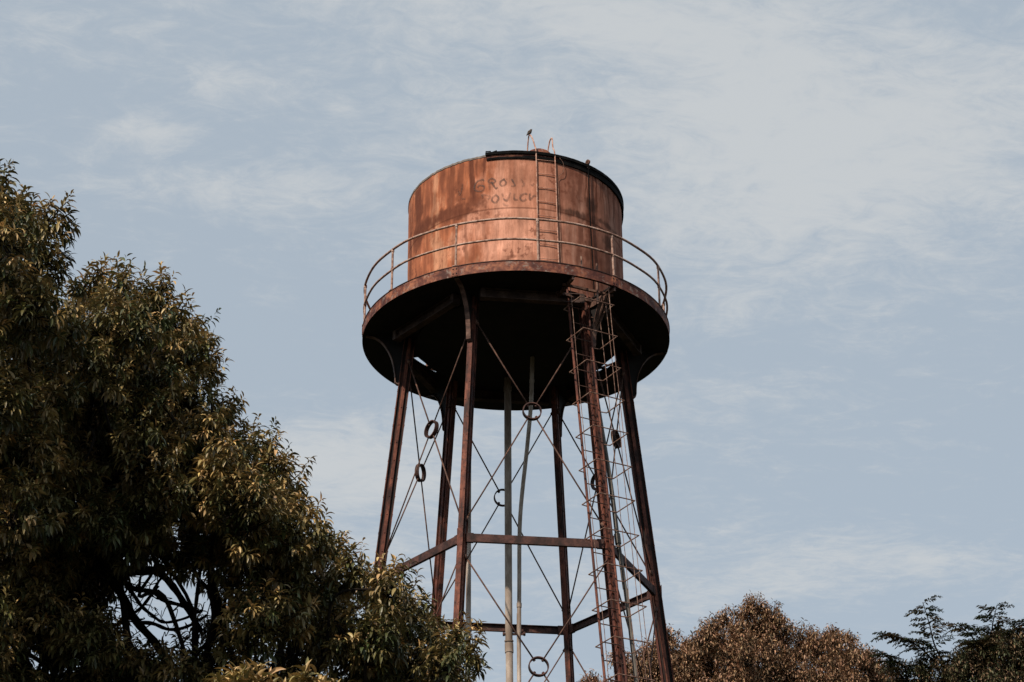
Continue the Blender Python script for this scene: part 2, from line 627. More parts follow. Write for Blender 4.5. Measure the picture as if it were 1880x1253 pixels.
for (d0, zc_, sd, sz, k, cc) in ((-128, 26.68, 15, .14, .85, dark), (-142, 26.72, 12, .16, .75, dark), (-155, 26.60, 10, .2, .7, dark),
                                 (-118, 26.60, 7, .10, .7, dark), (-152, 27.35, 4.5, .40, .75, dark), (-112, 26.82, 5, .12, .7, dark),
                                 (-120.5, 27.2, 2.0, .25, .45, dark), (-60, 26.62, 9, .10, .8, soot), (-51, 26.60, 8, .13, .85, soot),
                                 (-49, 26.55, 3, .35, .5, dark), (-33, 26.72, 12, .07, .75, soot), (-31, 26.33, 7, .16, .8, soot),
                                 (-47, 27.0, 3.5, .14, .8, soot), (-40, 25.6, 9, .4, .5, dark), (-58, 26.9, 5, .2, .35, dark), (-18, 25.6, 8, .7, .45, dark),
                                 (-92, 25.35, 4, .05, .6, dark), (-52, 24.95, 14, .18, .45, dark)):
    colr = lerp(colr, cc, blobm(d0, zc_, sd * 1.25, sz * 1.45, .7) * min(1, k * 1.0))
# plate seams and the rusty lap line
colr = lerp(colr, dark, np.exp(-((ZZ - seam_z) / .012) ** 2) * .75)
for sd_ in (-130.5, -69.5, -18.0, -197):
    colr = lerp(colr, dark, np.exp(-(((deg - sd_) * RT * PI / 180) / .010) ** 2) * np.where(upper, .0, .35))
for sd_ in (-99.5, -42.0, -160):
    colr = lerp(colr, dark, np.exp(-(((deg - sd_) * RT * PI / 180) / .010) ** 2) * np.where(upper, .30, .0))
colr = lerp(colr, dark, sstep(.14, .0, ZZ - (z0 + .05)) * sstep(.4, .6, blotf) * .7)
colr = lerp(colr, np.array([.40, .168, .100]), np.full(U.shape, .07))
colr *= (.88 + .24 * blotf)[..., None] * np.array([.92, .89, .89])
tm = np_mesh('tank', verts, quads, M_tank)
set_col(tm, 'paint', colr.reshape(-1, 3))
tank = link('tank', tm, tower)

# roof, floor, rim, flashing
mb = MB()
n = 96
ring = [sph(RT - .01, 360 * k / n, ZT - .03) for k in range(n)]
mb.add(ring + [(0, 0, ZT + .30)], [(k, (k + 1) % n, n) for k in range(n)])
mb.build('roof', M_rim, tank)
mb = MB()
ring = [sph(RT - .003, 360 * k / n, z0 + .002) for k in range(n)]
mb.add(ring + [(0, 0, z0 - .05)], [((k + 1) % n, k, n) for k in range(n)])
mb.build('tank_floor', M_under, tank)


def band(rin, rout, za, zb_, d0, d1, step=1.5, jag=0.0):
    mb = MB()
    k = max(2, int(abs(d1 - d0) / step))
    fr = []
    sec = [(rin, za), (rout, za), (rout, zb_), (rin, zb_)]
    closed = abs(abs(d1 - d0) - 360) < 1e-6
    for i in range(k if closed else k + 1):
        a = rad(d0 + (d1 - d0) * i / k)
        j = (random.random() - .5) * jag
        fr.append(((0, 0, j), (math.cos(a), math.sin(a), 0), (0, 0, 1)))
    mb.extrude(sec, fr, closed=closed)
    return mb


mb = band(RT - .03, RT + .016, ZT - .035, ZT + .012, -255, -105, 1.2, .018)
mb.build('rim', M_rim, tank)
mb = band(RT - .03, RT + .060, ZT - .015, ZT + .055, -105, 60, 1.5, .006)
o = band(RT + .008, RT + .034, ZT - .130, ZT - .076, -104.5, -86, 1.5, .006)
mb.add(o.v, o.f)
k_ = 60                               # the lower black strip widens and bulges out towards the right-hand side
fr = []
mb2 = MB()
vs, fs = [], []
for i in range(k_ + 1):
    d_ = -86 + (28 + 86) * i / k_
    q_ = (d_ + 86) / 114
    zt_ = ZT - .07 + .05 * min(1, q_ * 3)
    zb_ = ZT - .13 - .06 * q_ - .22 * max(0, (q_ - .72) / .28) ** 1.5 + (random.random() - .5) * .008
    ri_ = RT + .008
    ro_ = RT + .034 + .035 * max(0, q_ - .25)
    for (r_, z_) in ((ri_, zb_), (ro_, zb_), (ro_, zt_), (ri_, zt_)):
        vs.append(sph(r_, d_, z_))
for i in range(k_):
    for k in range(4):
        k2 = (k + 1) % 4
        fs.append((i * 4 + k, i * 4 + k2, i * 4 + 4 + k2, i * 4 + 4 + k))
fs += [(3, 2, 1, 0), tuple(k_ * 4 + k for k in range(4))]
mb.add(vs, fs)
# torn scraps at its left end
mb.bar(sph(RT + .04, -104.9, ZT + .09), sph(RT + .05, -102.2, ZT + .075), (0, 0, 1), .02, .016)
mb.bar(sph(RT + .04, -104.6, ZT + .04), sph(RT + .04, -104.7, ZT + .10), (1, 0, 0), .02, .016)
mb.bar(sph(RT + .04, -101.5, ZT + .05), sph(RT + .05, -99.0, ZT + .075), (0, 0, 1), .02, .02)
fl = mb.build('flashing', M_black, tank)
fix_normals(fl.data)
mb = band(RT + .006, RT + .022, ZT - .072, ZT - .015, -104.5, -60, 1.5)
mb.build('tan_strip', M_fascia, tank)
# manhole dome on the roof by the ladder head
mb = MB()
mc = sph(1.98, -74.5, ZT + .09)
prof = [(.30, 0), (.30, .16), (.27, .20), (.20, .25), (.11, .285), (0.001, .30)]
vs, fs = [], []
n = 28
for r_, h_ in prof:
    for k in range(n):
        vs.append(mc + np.array([r_ * math.cos(2 * PI * k / n), r_ * math.sin(2 * PI * k / n), h_]))
for i in range(len(prof) - 1):
    for k in range(n):
        fs.append((i * n + k, i * n + (k + 1) % n, (i + 1) * n + (k + 1) % n, (i + 1) * n + k))
mb.add(vs, fs)
o = mb.build('manhole_cover', M_fascia, tank)
smooth_by_angle(o)

# faded hand-sprayed lettering
GRAF = [('f', [(-120.6, 27.19), (-119.46, 27.069), (-118.36, 27.208), (-117.97, 27.333)]), ('f', [(-118.33, 26.961), (-116.15, 26.923)]), ('d', [(-105.97, 27.291), (-106.85, 27.328), (-107.85, 27.318), (-109.63, 27.304), (-110.78, 27.232), (-111.17, 27.153), (-110.78, 27.09), (-109.37, 27.054), (-107.34, 27.037), (-106.09, 27.075), (-105.97, 27.144), (-106.84, 27.174), (-108.61, 27.189), (-109.5, 27.149)]), ('d', [(-101.9, 27.212), (-100.43, 27.216), (-100.07, 27.261), (-101.4, 27.315), (-102.87, 27.312), (-103.74, 27.264), (-103.37, 27.232), (-101.9, 27.212), (-100.68, 27.123), (-99.71, 27.06), (-98.86, 27.091)]), ('f', [(-103.0, 27.207), (-103.12, 27.137), (-102.88, 27.047)]), ('d', [(-95.12, 27.284), (-96.08, 27.269), (-97.29, 27.226), (-97.53, 27.168), (-96.82, 27.118), (-95.38, 27.126), (-94.53, 27.182), (-95.12, 27.243), (-95.96, 27.274)]), ('d', [(-91.77, 27.272), (-91.3, 27.248), (-90.59, 27.176), (-90.01, 27.117), (-90.84, 27.094), (-91.92, 27.101)]), ('f', [(-86.64, 27.283), (-86.29, 27.231), (-85.47, 27.167), (-85.6, 27.108), (-86.56, 27.095)]), ('f', [(-81.75, 27.153), (-81.04, 27.12), (-80.3, 27.182)]), ('f', [(-107.47, 26.927), (-106.84, 26.94), (-104.85, 26.919), (-102.89, 26.877), (-103.13, 26.838), (-104.11, 26.815)]), ('f', [(-106.84, 26.94), (-106.59, 26.856)]), ('d', [(-99.24, 26.905), (-100.45, 26.876), (-101.67, 26.824), (-101.79, 26.766), (-100.7, 26.714), (-99.73, 26.709), (-98.65, 26.763), (-98.52, 26.832), (-99.24, 26.882)]), ('f', [(-96.59, 26.918), (-96.0, 26.835)]), ('d', [(-96.0, 26.794), (-94.7, 26.738), (-93.74, 26.759)]), ('f', [(-93.74, 26.759), (-93.02, 26.839), (-92.29, 26.932)]), ('f', [(-90.28, 26.907), (-90.41, 26.813)]), ('d', [(-90.41, 26.813), (-90.18, 26.755), (-88.52, 26.755)]), ('d', [(-83.73, 26.901), (-85.16, 26.904), (-86.84, 26.861), (-87.44, 26.79), (-86.62, 26.733), (-85.43, 26.729), (-84.23, 26.772)]), ('d', [(-82.41, 26.917), (-82.56, 26.764), (-81.35, 26.809), (-80.37, 26.865), (-79.16, 26.864)]), ('f', [(-96.14, 26.66), (-94.47, 26.609), (-93.28, 26.63)])]
lift = 0
for kind, pts in GRAF:
    P = catmull([np.array([d * PI / 180 * RT, z, 0]) for d, z in pts], 5)
    lift += .0004
    vs, fs = [], []
    for i, q in enumerate(P):
        t_ = unit(P[min(i + 1, len(P) - 1)] - P[max(i - 1, 0)])
        nrm = np.array([-t_[1], t_[0], 0])
        hw = .019 * (.8 + .5 * random.random())
        for s in (-1, 1):
            e = q + nrm * hw * s
            a = e[0] / RT
            vs.append((math.cos(a) * (RT + .0135 + lift), math.sin(a) * (RT + .0135 + lift), e[1]))
    for i in range(len(P) - 1):
        fs.append((2 * i, 2 * i + 1, 2 * i + 3, 2 * i + 2))
    mb = MB()
    mb.add(vs, fs)
    mb.build('graffiti_letter', M_graf if kind == 'd' else M_graf2, tank)

# --- gallery deck: annulus with the ladder hatch and the slits round the tank foot
HA0, HA1, HR0, HR1 = -68.0, -52.5, 2.47, 3.33


def slit_r(d):
    d = (d + 360) % 360
    r = 2.20
    for (a, b, ra, rb) in ((165, 151, 2.40, 2.29), (148, 142, 2.33, 2.29), (139, 135, 2.27, 2.25), (11, 32, 2.415, 2.415), (33.5, 38, 2.36, 2.34), (41, 47, 2.28, 2.22),
                           (108, 104.5, 2.225, 2.225), (94, 83, 2.235, 2.235)):
        lo, hi = min(a, b), max(a, b)
        if lo <= d <= hi:
            q = (d - a) / (b - a)
            r = ra + (rb - ra) * q
    return r


edges = sorted(set(list(np.arange(-180, 180, 1.5)) + [HA0, HA1]))
mb = MB()
DT = .03


def annular(mb, d0, d1, r0, r1):
    vs = []
    for z in (ZB + .004, ZB + .004 + DT):
        for (d, r) in ((d0, r0), (d0, r1), (d1, r1), (d1, r0)):
            vs.append(sph(r, d, z))
    mb.add(vs, [(3, 2, 1, 0), (4, 5, 6, 7), (0, 1, 5, 4), (2, 3, 7, 6), (1, 2, 6, 5), (3, 0, 4, 7)])


for i in range(len(edges)):
    a = edges[i]
    b = edges[(i + 1) % len(edges)]
    if b < a:
        b += 360
    m_ = (a + b) / 2
    ri = slit_r(m_)
    if HA0 <= m_ <= HA1:
        annular(mb, a, b, ri, HR0)
        annular(mb, a, b, HR1, RP - .012)
    else:
        annular(mb, a, b, ri, RP - .012)
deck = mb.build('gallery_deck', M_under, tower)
mb = MB()                              # solid bed under the tank
n = 72
mb.extrude([(0.01, ZB - .03), (2.20, ZB - .03), (2.20, z0 - .05), (0.01, z0 - .05)],
           [((0, 0, 0), (math.cos(2 * PI * k / n), math.sin(2 * PI * k / n), 0), (0, 0, 1)) for k in range(n)], closed=True)
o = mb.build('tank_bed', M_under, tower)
fix_normals(o.data)
# dotted pin holes seen as specks are left as they are; fascia with top angle
mb = band(RP - .012, RP, ZB, ZB + FH, -180, 180, 2)
fas = mb.build('fascia', M_fascia, deck)
for a_ in LAZ:
    er = sph(1, a_, 0)
    et = np.array([-er[1], er[0], 0])
    mb = MB()
    mb.box(sph(RP + .004, a_, ZB + FH / 2), et, (0, 0, 1), er, .075, FH / 2 - .012, .004)
    mb.build('splice_plate', M_fascia, deck)
    for sg in (-1, 1):
        for q in (-1, 1):
            c = sph(RP + .006, a_, ZB + FH / 2 + q * .055) + et * sg * .04
            mb = MB()
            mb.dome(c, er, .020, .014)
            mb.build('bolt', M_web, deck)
mb = band(RP - .03, RP + .012, ZB + FH, ZB + FH + .014, -180, 180, 2)
mb.build('edge_lip', M_strut, deck)

# --- railing
RR_ = 3.37
ZD = ZB + FH + .014
HR = 1.02


def arc(r, z, d0=-180, d1=180, k=120, sag=0.0):
    return [sph(r + .006 * math.sin(i * .9), d0 + (d1 - d0) * i / k, z + sag * math.sin(i * .5)) for i in range(k)]


mb = MB()
mb.tube(arc(RR_, ZD + HR, sag=.006), .027, 8, closed=True)
rail = mb.build('railing', M_rail, tower, True)
mb = MB()
mb.tube(arc(RR_, ZD + .52, sag=.007), .025, 8, closed=True)
mb.build('mid_rail', M_rail, rail, True)
mb = MB()
mb.tube([(0, 0, 0), (0, 0, HR - .02)], .025, 8)
mb.tube([(0, 0, .49), (0, 0, .55)], .036, 8)
mb.tube([(0, 0, HR - .06), (0, 0, HR - .0)], .035, 8)
mb.box((0, 0, .008), (1, 0, 0), (0, 1, 0), (0, 0, 1), .05, .05, .008)
pm = mb.mesh('post', M_rail)
for k in range(12):
    o = link('post', pm, rail)
    q = sph(RR_, AZ0 + 30 * k, ZD)
    o.location = q
    lean = RNG.normal(0, .008, 2)
    o.rotation_euler = (lean[0], lean[1], rad(AZ0 + 30 * k))

# --- legs (H section, web radial), brackets, ring beams, struts, bracing
d_, b_, tf, tw = .245, .115, .016, .014
for i in range(6):
    er = sph(1, LAZ[i], 0)
    et = np.array([-er[1], er[0], 0])
    mb = MB()

    def strip(m_, xa, xb, ya, yb):
        m_.extrude([(xa, ya), (xb, ya), (xb, yb), (xa, yb)], [(leg_p(i, 0), er, et), (leg_p(i, ZB - .002), er, et)])
    strip(mb, d_ / 2 - tf, d_ / 2, -b_ / 2, b_ / 2)             # outer and inner flange
    strip(mb, -d_ / 2, -d_ / 2 + tf, -b_ / 2, b_ / 2)
    for s in (-1, 1):                                           # riveted bar on each web side, shaped to read as a lit stripe
        ya, yb = sorted((s * (tw / 2 + .001), s * .055))
        strip(mb, -.036, .036, ya, yb)
    for z in np.arange(.5, ZB - .3, .42):
        c = leg_p(i, z)
        for s in (-1, 1):
            mb.dome(c + et * s * .055, et * s, .017, .013, 6)
            mb.dome(c + er * d_ / 2 + et * s * .038, er, .014, .010, 6)
            mb.dome(c - er * d_ / 2 + et * s * .038, -er, .014, .010, 6)
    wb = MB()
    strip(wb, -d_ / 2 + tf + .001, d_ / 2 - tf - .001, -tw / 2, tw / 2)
    for zs in (ZR, ZL, 6.4):                                    # gusset plates at the strut nodes
        c = leg_p(i, zs)
        mb.box(c + er * (d_ / 2 + .005), et, (0, 0, 1), er, b_ / 2 + .004, .16, .005)
    mb.box((leg_p(i, 0) + np.array([0, 0, .05])), er, et, (0, 0, 1), .3, .25, .05)
    leg_o = mb.build('leg', M_leg, tower)
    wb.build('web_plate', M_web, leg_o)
    # curved bracket between gallery edge and leg
    def bp_(u, z):
        return er * u + np.array([0, 0, z])
    r_out = RP - .13
    zl_ = ZB - 1.06
    r_in = leg_r(zl_) + d_ / 2 + .085
    cur = []
    for k in range(15):
        a = PI / 2 * k / 14
        cur.append((r_out - (r_out - r_in - .0) * math.sin(a) ** .85, zl_ + 1.04 - 1.04 * (1 - math.cos(a)) ** .9))
    pth = [(r_, z_) for r_, z_ in cur]
    pth = [(r_out + .06, ZB - .012)] + pth + [(r_in - .01, zl_ - .05), (r_in - .045, zl_ - .085), (r_in - .084, zl_ - .09)]
    mb = MB()
    fr = []
    for k, (r_, z_) in enumerate(pth):
        a, b = pth[max(k - 1, 0)], pth[min(k + 1, len(pth) - 1)]
        t2 = np.array([b[0] - a[0], b[1] - a[1]])
        t2 = t2 / np.linalg.norm(t2)
        nn = er * (-t2[1]) + np.array([0, 0, t2[0]])
        fr.append((bp_(r_, z_), et, nn))
    mb.extrude([(-.05, -.008), (-.012, -.008), (0, -.002), (.012, -.008), (.05, -.008), (.05, .008), (-.05, .008)], fr)
    # thin web behind the curved flange
    vs, fs = [], []
    for k in range(1, len(pth) - 1):
        r_, z_ = pth[k]
        rl_ = leg_r(z_) + d_ / 2 + .004
        for s in (-.006, .006):
            vs.append(bp_(r_ - .004, z_ + .004) + et * s)
            vs.append(bp_(min(rl_, r_ - .006), z_ + .006) + et * s)
    m2 = len(pth) - 2
    for k in range(m2 - 1):
        for s in (0, 2):
            fs.append((4 * k + s, 4 * k + 1 + s, 4 * k + 5 + s, 4 * k + 4 + s))
    br_o = mb.build('bracket', M_bracket, tower)
    wb = MB()
    wb.add(vs, fs)
    wb.build('bracket_web', M_under, br_o)

for i in range(6):                                 # ring beams close under the gallery
    a, b = leg_p(i, ZB), leg_p(i + 1, ZB)
    off = unit(np.array([(a + b)[0], (a + b)[1], 0])) * .42
    a2, b2 = a + off, b + off
    a2, b2 = a2 + unit(b - a) * .05, b2 - unit(b - a) * .05
    t_ = unit(b2 - a2)
    x = np.cross(t_, (0, 0, 1))
    I = [(-.08, -.22), (.08, -.22), (.08, -.205), (.008, -.205), (.008, -.018), (.08, -.018), (.08, -.003), (-.08, -.003), (-.08, -.018), (-.008, -.018), (-.008, -.205), (-.08, -.205)]
    mb = MB()
    mb.extrude(I, [(a2 + t_ * .05, x, np.array([0, 0, 1.0])), (b2 - t_ * .05, x, np.array([0, 0, 1.0]))])
    for q in (.03, .97):
        c = a2 * (1 - q) + b2 * q
        mb.box(c + np.array([0, 0, -.12]), t_, x, (0, 0, 1), .05, .095, .11)
    o = mb.build('ring_beam', M_beam, tower)
    fix_normals(o.data)
for z_ in (ZR, ZL):
    for i in range(6):
        a, b = leg_p(i, z_), leg_p(i + 1, z_)
        t_ = unit(b - a)
        x = np.cross(t_, (0, 0, 1))                # points outward
        ax = .035
        Cs = [(-ax, -.085), (ax, -.085), (ax, -.073), (-ax + .012, -.073), (-ax + .012, .073), (ax, .073), (ax, .085), (-ax, .085)]
        Cs = [(-x_, y_) for x_, y_ in Cs][::-1]
        mb = MB()
        mb.extrude(Cs, [(a + t_ * .085, x, np.array([0, 0, 1.0])), (b - t_ * .085, x, np.array([0, 0, 1.0]))])
        for q, s in ((a, 1), (b, -1)):
            mb.box(q + t_ * s * .15, t_, (0, 0, 1), x, .07, .096, .040)
        o = mb.build('horizontal_strut', M_strut, tower)
        fix_normals(o.data)


def flat_ring(n=32, r=.20, wdt=.095, tk=.022):
    mb = MB()
    mb.extrude([(r - tk, -wdt / 2), (r, -wdt / 2), (r, wdt / 2), (r - tk, wdt / 2)],
               [((0, 0, 0), (math.cos(2 * PI * k / n), math.sin(2 * PI * k / n), 0), (0, 0, 1)) for k in range(n)], closed=True)
    for k in range(4):                              # nuts inside
        a = rad((57, 123, 237, 303)[k])
        e = np.array([math.cos(a), math.sin(a), 0])
        mb.tube([e * (r - tk - .04), e * (r - tk)], .028, 6)
    return mb


ring_me = flat_ring().mesh('brace_ring', M_strut)
fix_normals(ring_me)
tiers = [(ZB - .48, ZR + .30), (ZR - .30, ZL + .30)]
for za, zb_ in tiers:
    for i in range(6):
        A, B = leg_p(i, za), leg_p(i + 1, za)
        Cc, D = leg_p(i, zb_), leg_p(i + 1, zb_)
        wa, wb = np.linalg.norm(A - B), np.linalg.norm(Cc - D)
        f = wa / (wa + wb)
        X = A + (D - A) * f
        yx = unit((A + B) / 2 - (Cc + D) / 2)
        xx = unit(B - A)
        nz = np.cross(xx, yx)
        ro = link('brace_ring', ring_me, tower)
        ro.matrix_world = Matrix(((xx[0], yx[0], nz[0], X[0]), (xx[1], yx[1], nz[1], X[1]), (xx[2], yx[2], nz[2], X[2]), (0, 0, 0, 1)))
        inv = np.array(ro.matrix_world.inverted())
        for P in (A, B, Cc, D):
            d2 = unit(X - P)
            p0 = P + d2 * .10
            p1 = X - d2 * .15
            mb = MB()
            loc = lambda q: (inv @ np.append(q, 1))[:3]
            mb.tube([loc(p0), loc(p0 * .5 + p1 * .5 + np.array([0, 0, -.012])), loc(p1)], .0165, 6)
            mb.tube([loc(P + d2 * .07), loc(P + d2 * .20)], .034, 6)    # clevis
            r = mb.build('tension_rod', M_rod, ro, True)

# --- pipes
def pipe(name, pts, r, mat, couplings=(), n=14, sm=6):
    path = catmull(pts, sm) if len(pts) > 2 else [np.asarray(q, float) for q in pts]
    mb = MB()
    mb.tube(path, r, n)
    o = mb.build(name, mat, tower)
    smooth_by_angle(o, 60)
    for (z, h, rr) in couplings:
        k = min(range(len(path) - 1), key=lambda i_: 0 if path[i_][2] >= z >= path[i_ + 1][2] else 1)
        a, b = path[k], path[k + 1]
        q = (a[2] - z) / max(a[2] - b[2], 1e-6)
        c = a + (b - a) * q
        t_ = unit(b - a)
        m2 = MB()
        m2.tube([c - t_ * h / 2, c + t_ * h / 2], rr, n)
        oc = m2.build('pipe_coupling', mat, o)
        smooth_by_angle(oc, 60)
    return o


pipe('supply_pipe', [(-.19, 1.60, ZB + .06), (-.195, 1.66, 24.2), (-.20, 2.05, 21), (-.20, 2.35, 18.6), (-.19, 2.35, 17.5), (-.17, 2.35, 12), (-.15, 2.35, .02)], .082, M_pipe,
     ((24.19, .10, .096), (18.24, .22, .095), (18.40, .03, .10)))
pipe('overflow_pipe', [(.365, .55, ZB + .02), (.36, .6, 24.3), (.327, .8, 23.42), (.235, 1.2, 22.54), (.067, 2.0, 21.175), (.035, 2.3, 19.6), (.025, 2.35, 18.58), (.016, 2.35, 17.45), (0, 2.35, .02)], .046, M_pipe,
     ((23.9, .07, .055), (19.22, .10, .056)))
pipe('drain_pipe', [(-1.08, 2.05, ZB - .0), (-1.09, 2.25, 21.9), (-1.09, 2.38, 18.8), (-1.11, 2.42, 16), (-1.15, 2.45, .02)], .058, M_pipe, ((18.72, .16, .078),))
mb = MB()
mb.bar((-.33, 2.36, 18.56), (.16, 2.36, 18.56), (0, 0, 1), .03, .05)
mb.tube([(-.31, 2.30, 18.56), (-.31, 2.42, 18.56)], .03, 6)
mb.tube([(.14, 2.28, 18.56), (.14, 2.42, 18.56)], .03, 6)
mb.tube([(.03, 2.36, 18.56), (.03, 2.56, 18.72)], .02, 6)
mb.tube([(-.2, 2.40, 18.56), (-.2, 2.56, 18.72)], .02, 6)
mb.build('pipe_clamp', M_strut, tower)
# grey pipe that runs beside the right-hand front leg
lp = []
for z, dx in ((24.2, .02), (22.18, .10), (20.18, .215), (18.86, .245), (17.98, .285), (15.8, .335), (0.02, .5)):
    lp.append(leg_p(1, z) + np.array([dx * .92, dx * .25 + .10, 0]))
pipe('cable_conduit', lp, .046, M_pipe2, ((18.95, .22, .064),))

# --- caged ladder on the front right leg
RDIR = np.array([math.cos(rad(30)), math.sin(rad(30)), 0])       # along a rung
ODIR = np.array([.5, -.8660254, 0])                              # out of the tower
lc = lambda z: leg_p(1, z) + ODIR * .25 - RDIR * .30


def rail_path(s, za, zb_, k=12):
    return [lc(za + (zb_ - za) * i / k) + RDIR * s * .25 for i in range(k + 1)]


mb = MB()
mb.tube(rail_path(-1, 0.0, ZB + .25), .027, 8)
mb.tube(rail_path(1, 0.0, ZB + .25), .022, 8)
ladder = mb.build('caged_ladder', M_leg, tower)
smooth_by_angle(ladder, 60)
mb = MB()
mb.tube([-RDIR * .25, RDIR * .25], .0125, 6)
rung_me = mb.mesh('rung', M_rod)
zr_ = ZB - .30
k = 0
SP = .385
while zr_ > .3:
    o = link('rung', rung_me, ladder)
    o.location = lc(zr_)
    zr_ -= SP
cage_w0, cage_w1, cage_d = -.40, .42, .70
mb = MB()
hp = [RDIR * -.25, RDIR * cage_w0 + ODIR * .02, RDIR * cage_w0 + ODIR * cage_d, RDIR * cage_w1 + ODIR * cage_d, RDIR * cage_w1 + ODIR * .02, RDIR * .25]
for a, b in zip(hp[:-1], hp[1:]):
    mb.tube([a, b], .0135, 6)
hoop_me = mb.mesh('cage_hoop', M_hoop)
zh = ZB - .44
k = 0
while zh > 2.6:
    o = link('cage_hoop', hoop_me, ladder)
    o.location = lc(zh)
    o.rotation_euler = (0, 0, RNG.normal(0, .008))
    zh -= SP * 2
    k += 1
for (s, dd) in ((cage_w0 + .005, .34), (cage_w1 - .01, .16), (cage_w1 - .01, .44), (cage_w1 - .09, cage_d - .01), (cage_w0 + .12, cage_d - .01)):
    if dd > .6 and s < 0:
        continue
    pth = []
    ztop = ZB + (.0 if s > 0 else -.05)
    for i in range(26):
        z = 2.6 + (ztop - 2.6) * i / 25
        j = RNG.normal(0, .010, 2)
        pth.append(lc(z) + RDIR * (s + j[0]) + ODIR * (dd + j[1]))
    mb = MB()
    mb.tube(pth, .0075, 5)
    mb.build('cage_bar', M_hoop, ladder, True)
# handrail stubs and hatch framing
mb = MB()
h0 = lc(ZB) + ODIR * .60
mb.tube([h0 - RDIR * .26 + np.array([0, 0, .10]), h0 - RDIR * .26 + np.array([0, 0, .62])], .016, 6)
mb.tube([h0 + RDIR * .12 + np.array([0, 0, -.42]), h0 + RDIR * .12 + np.array([0, 0, .55])], .021, 6)
mb.tube([h0 - RDIR * .26 + np.array([0, 0, .35]), h0 + RDIR * .30 + np.array([0, 0, .30]), h0 + RDIR * .5 + np.array([0, 0, .22])], .014, 6)
mb.build('grab_bar', M_hoop, ladder)
mb = MB()
for q in (.10, .34):
    mb.bar(sph(2.50 + q * 1.6, HA0 - 3, ZB - .05), sph(2.50 + q * 1.9, HA1 + 3.5, ZB - .06), (0, 0, 1), .05, .05)
for dg in (HA0 - 1.0, HA1 + 1.0):
    mb.bar(sph(2.42, dg, ZB - .045), sph(3.37, dg, ZB - .045), (0, 0, 1), .05, .08)
mb.bar(sph(2.42, HA1 + .2, ZB - .12), sph(3.18, HA1 - 1.0, ZB - .20), (0, 0, 1), .012, .11)
mb.tube([lc(ZB) + RDIR * .36 + ODIR * .6 + np.array([0, 0, -.12]), leg_p(1, ZB - .95) + RDIR * .06], .024, 6)
mb.tube([lc(ZB) + RDIR * .44 + ODIR * .6 + np.array([0, 0, -.12]), leg_p(1, ZB - .98) + RDIR * .10], .024, 6)
o = mb.build('hatch_frame', M_bracket, tower)

# --- ladder on the tank wall, its looped heads above the rim
M_tlad = rust_mat('rusty ladder steel', (.26, .115, .075), (.46, .235, .165), (.58, .38, .29), 9.0)
rr0 = RT + .040
mb = MB()
for (d_lo, d_hi, dt, dbk) in ((-78.4, -79.0, -81.6, -82.2), (-67.6, -69.0, -68.7, -69.6)):
    pth = [sph(rr0, d_lo, ZD + .02), sph(rr0, (d_lo + d_hi) / 2, 26.3), sph(rr0 + .01, d_hi, ZT - .05), sph(rr0 - .06, d_hi - .4, ZT + .25),
           sph(rr0 - .13, (d_hi + dt) / 2 - .2, ZT + .50), sph(rr0 - .20, dt, ZT + .60), sph(rr0 - .28, (dt + dbk) / 2, ZT + .55), sph(rr0 - .36, dbk, ZT + .30), sph(rr0 - .37, dbk - .1, ZT + .02)]
    mb.tube(catmull(pth, 6), .0150, 7)
tl = mb.build('tank_ladder', M_tlad, tower, True)
zr_ = ZT - .13
kk = 0
while zr_ > ZD + .1:
    q = (zr_ - ZD) / (ZT - ZD)
    mb = MB()
    tilt = RNG.normal(0, .008)
    mb.tube([sph(rr0 - .004, -78.4 - .6 * q, zr_ + tilt), sph(rr0 - .013, -73.2, zr_ - .002), sph(rr0 - .004, -67.6 - 1.4 * q, zr_ - tilt)], .0085, 6)
    mb.build('rung', M_tlad, tl, True)
    kk += 1
    zr_ -= .352
for d in (-78.6, -68.2):
    for z in (ZD + .35, 26.0, 27.3):
        mb = MB()
        mb.tube([sph(RT, d, z), sph(rr0, d, z)], .012, 5)
        mb.build('standoff', M_rod, tl)
mb = MB()
mb.tube(catmull([sph(rr0 + .02, -66.5, ZT - .02), sph(rr0 + .03, -64.6, ZT - .16), sph(rr0 + .02, -64.9, ZT - .38), sph(rr0 + .01, -67.6, ZT - .52), sph(rr0, -67.3, ZT - .9), sph(RT + .03, -66.8, ZT - 1.7), sph(RT + .03, -66.3, ZD + .3)], 6), .005, 5)
mb.build('loose_wire', M_hoop, tl, True)

# --- level gauge: pulley at the rim and a cable down the wall
mb = MB()
mb.tube([sph(RT + .05, -48.9, ZT + .10), sph(RT + .05, -48.4, 26.6), sph(RT + .05, -47.6, 25.7), sph(RT + .05, -46.7, ZD - .02), sph(RT + .06, -46.5, ZB - .5)], .014, 6)
gc = mb.build('gauge_cable', M_black, tower)
mb = MB()
e = sph(1, -48.9, 0)
et = np.array([-e[1], e[0], 0])
c = sph(RT + .04, -48.9, ZT + .12)
n = 16
mb.extrude([(.018, -.014), (.065, -.018), (.050, 0), (.065, .018), (.018, .014)],
           [(c, e * math.cos(2 * PI * k / n) + np.array([0, 0, math.sin(2 * PI * k / n)]), et) for k in range(n)], closed=True)
mb.bar(c + et * .026 - np.array([0, 0, .16]), c + et * .026 + np.array([0, 0, .03]), e, .012, .03)
mb.bar(c - et * .026 - np.array([0, 0, .16]), c - et * .026 + np.array([0, 0, .03]), e, .012, .03)
mb.tube([c - et * .04, c + et * .04], .014, 6)
o = mb.build('pulley', M_rod, gc)
fix_normals(o.data)

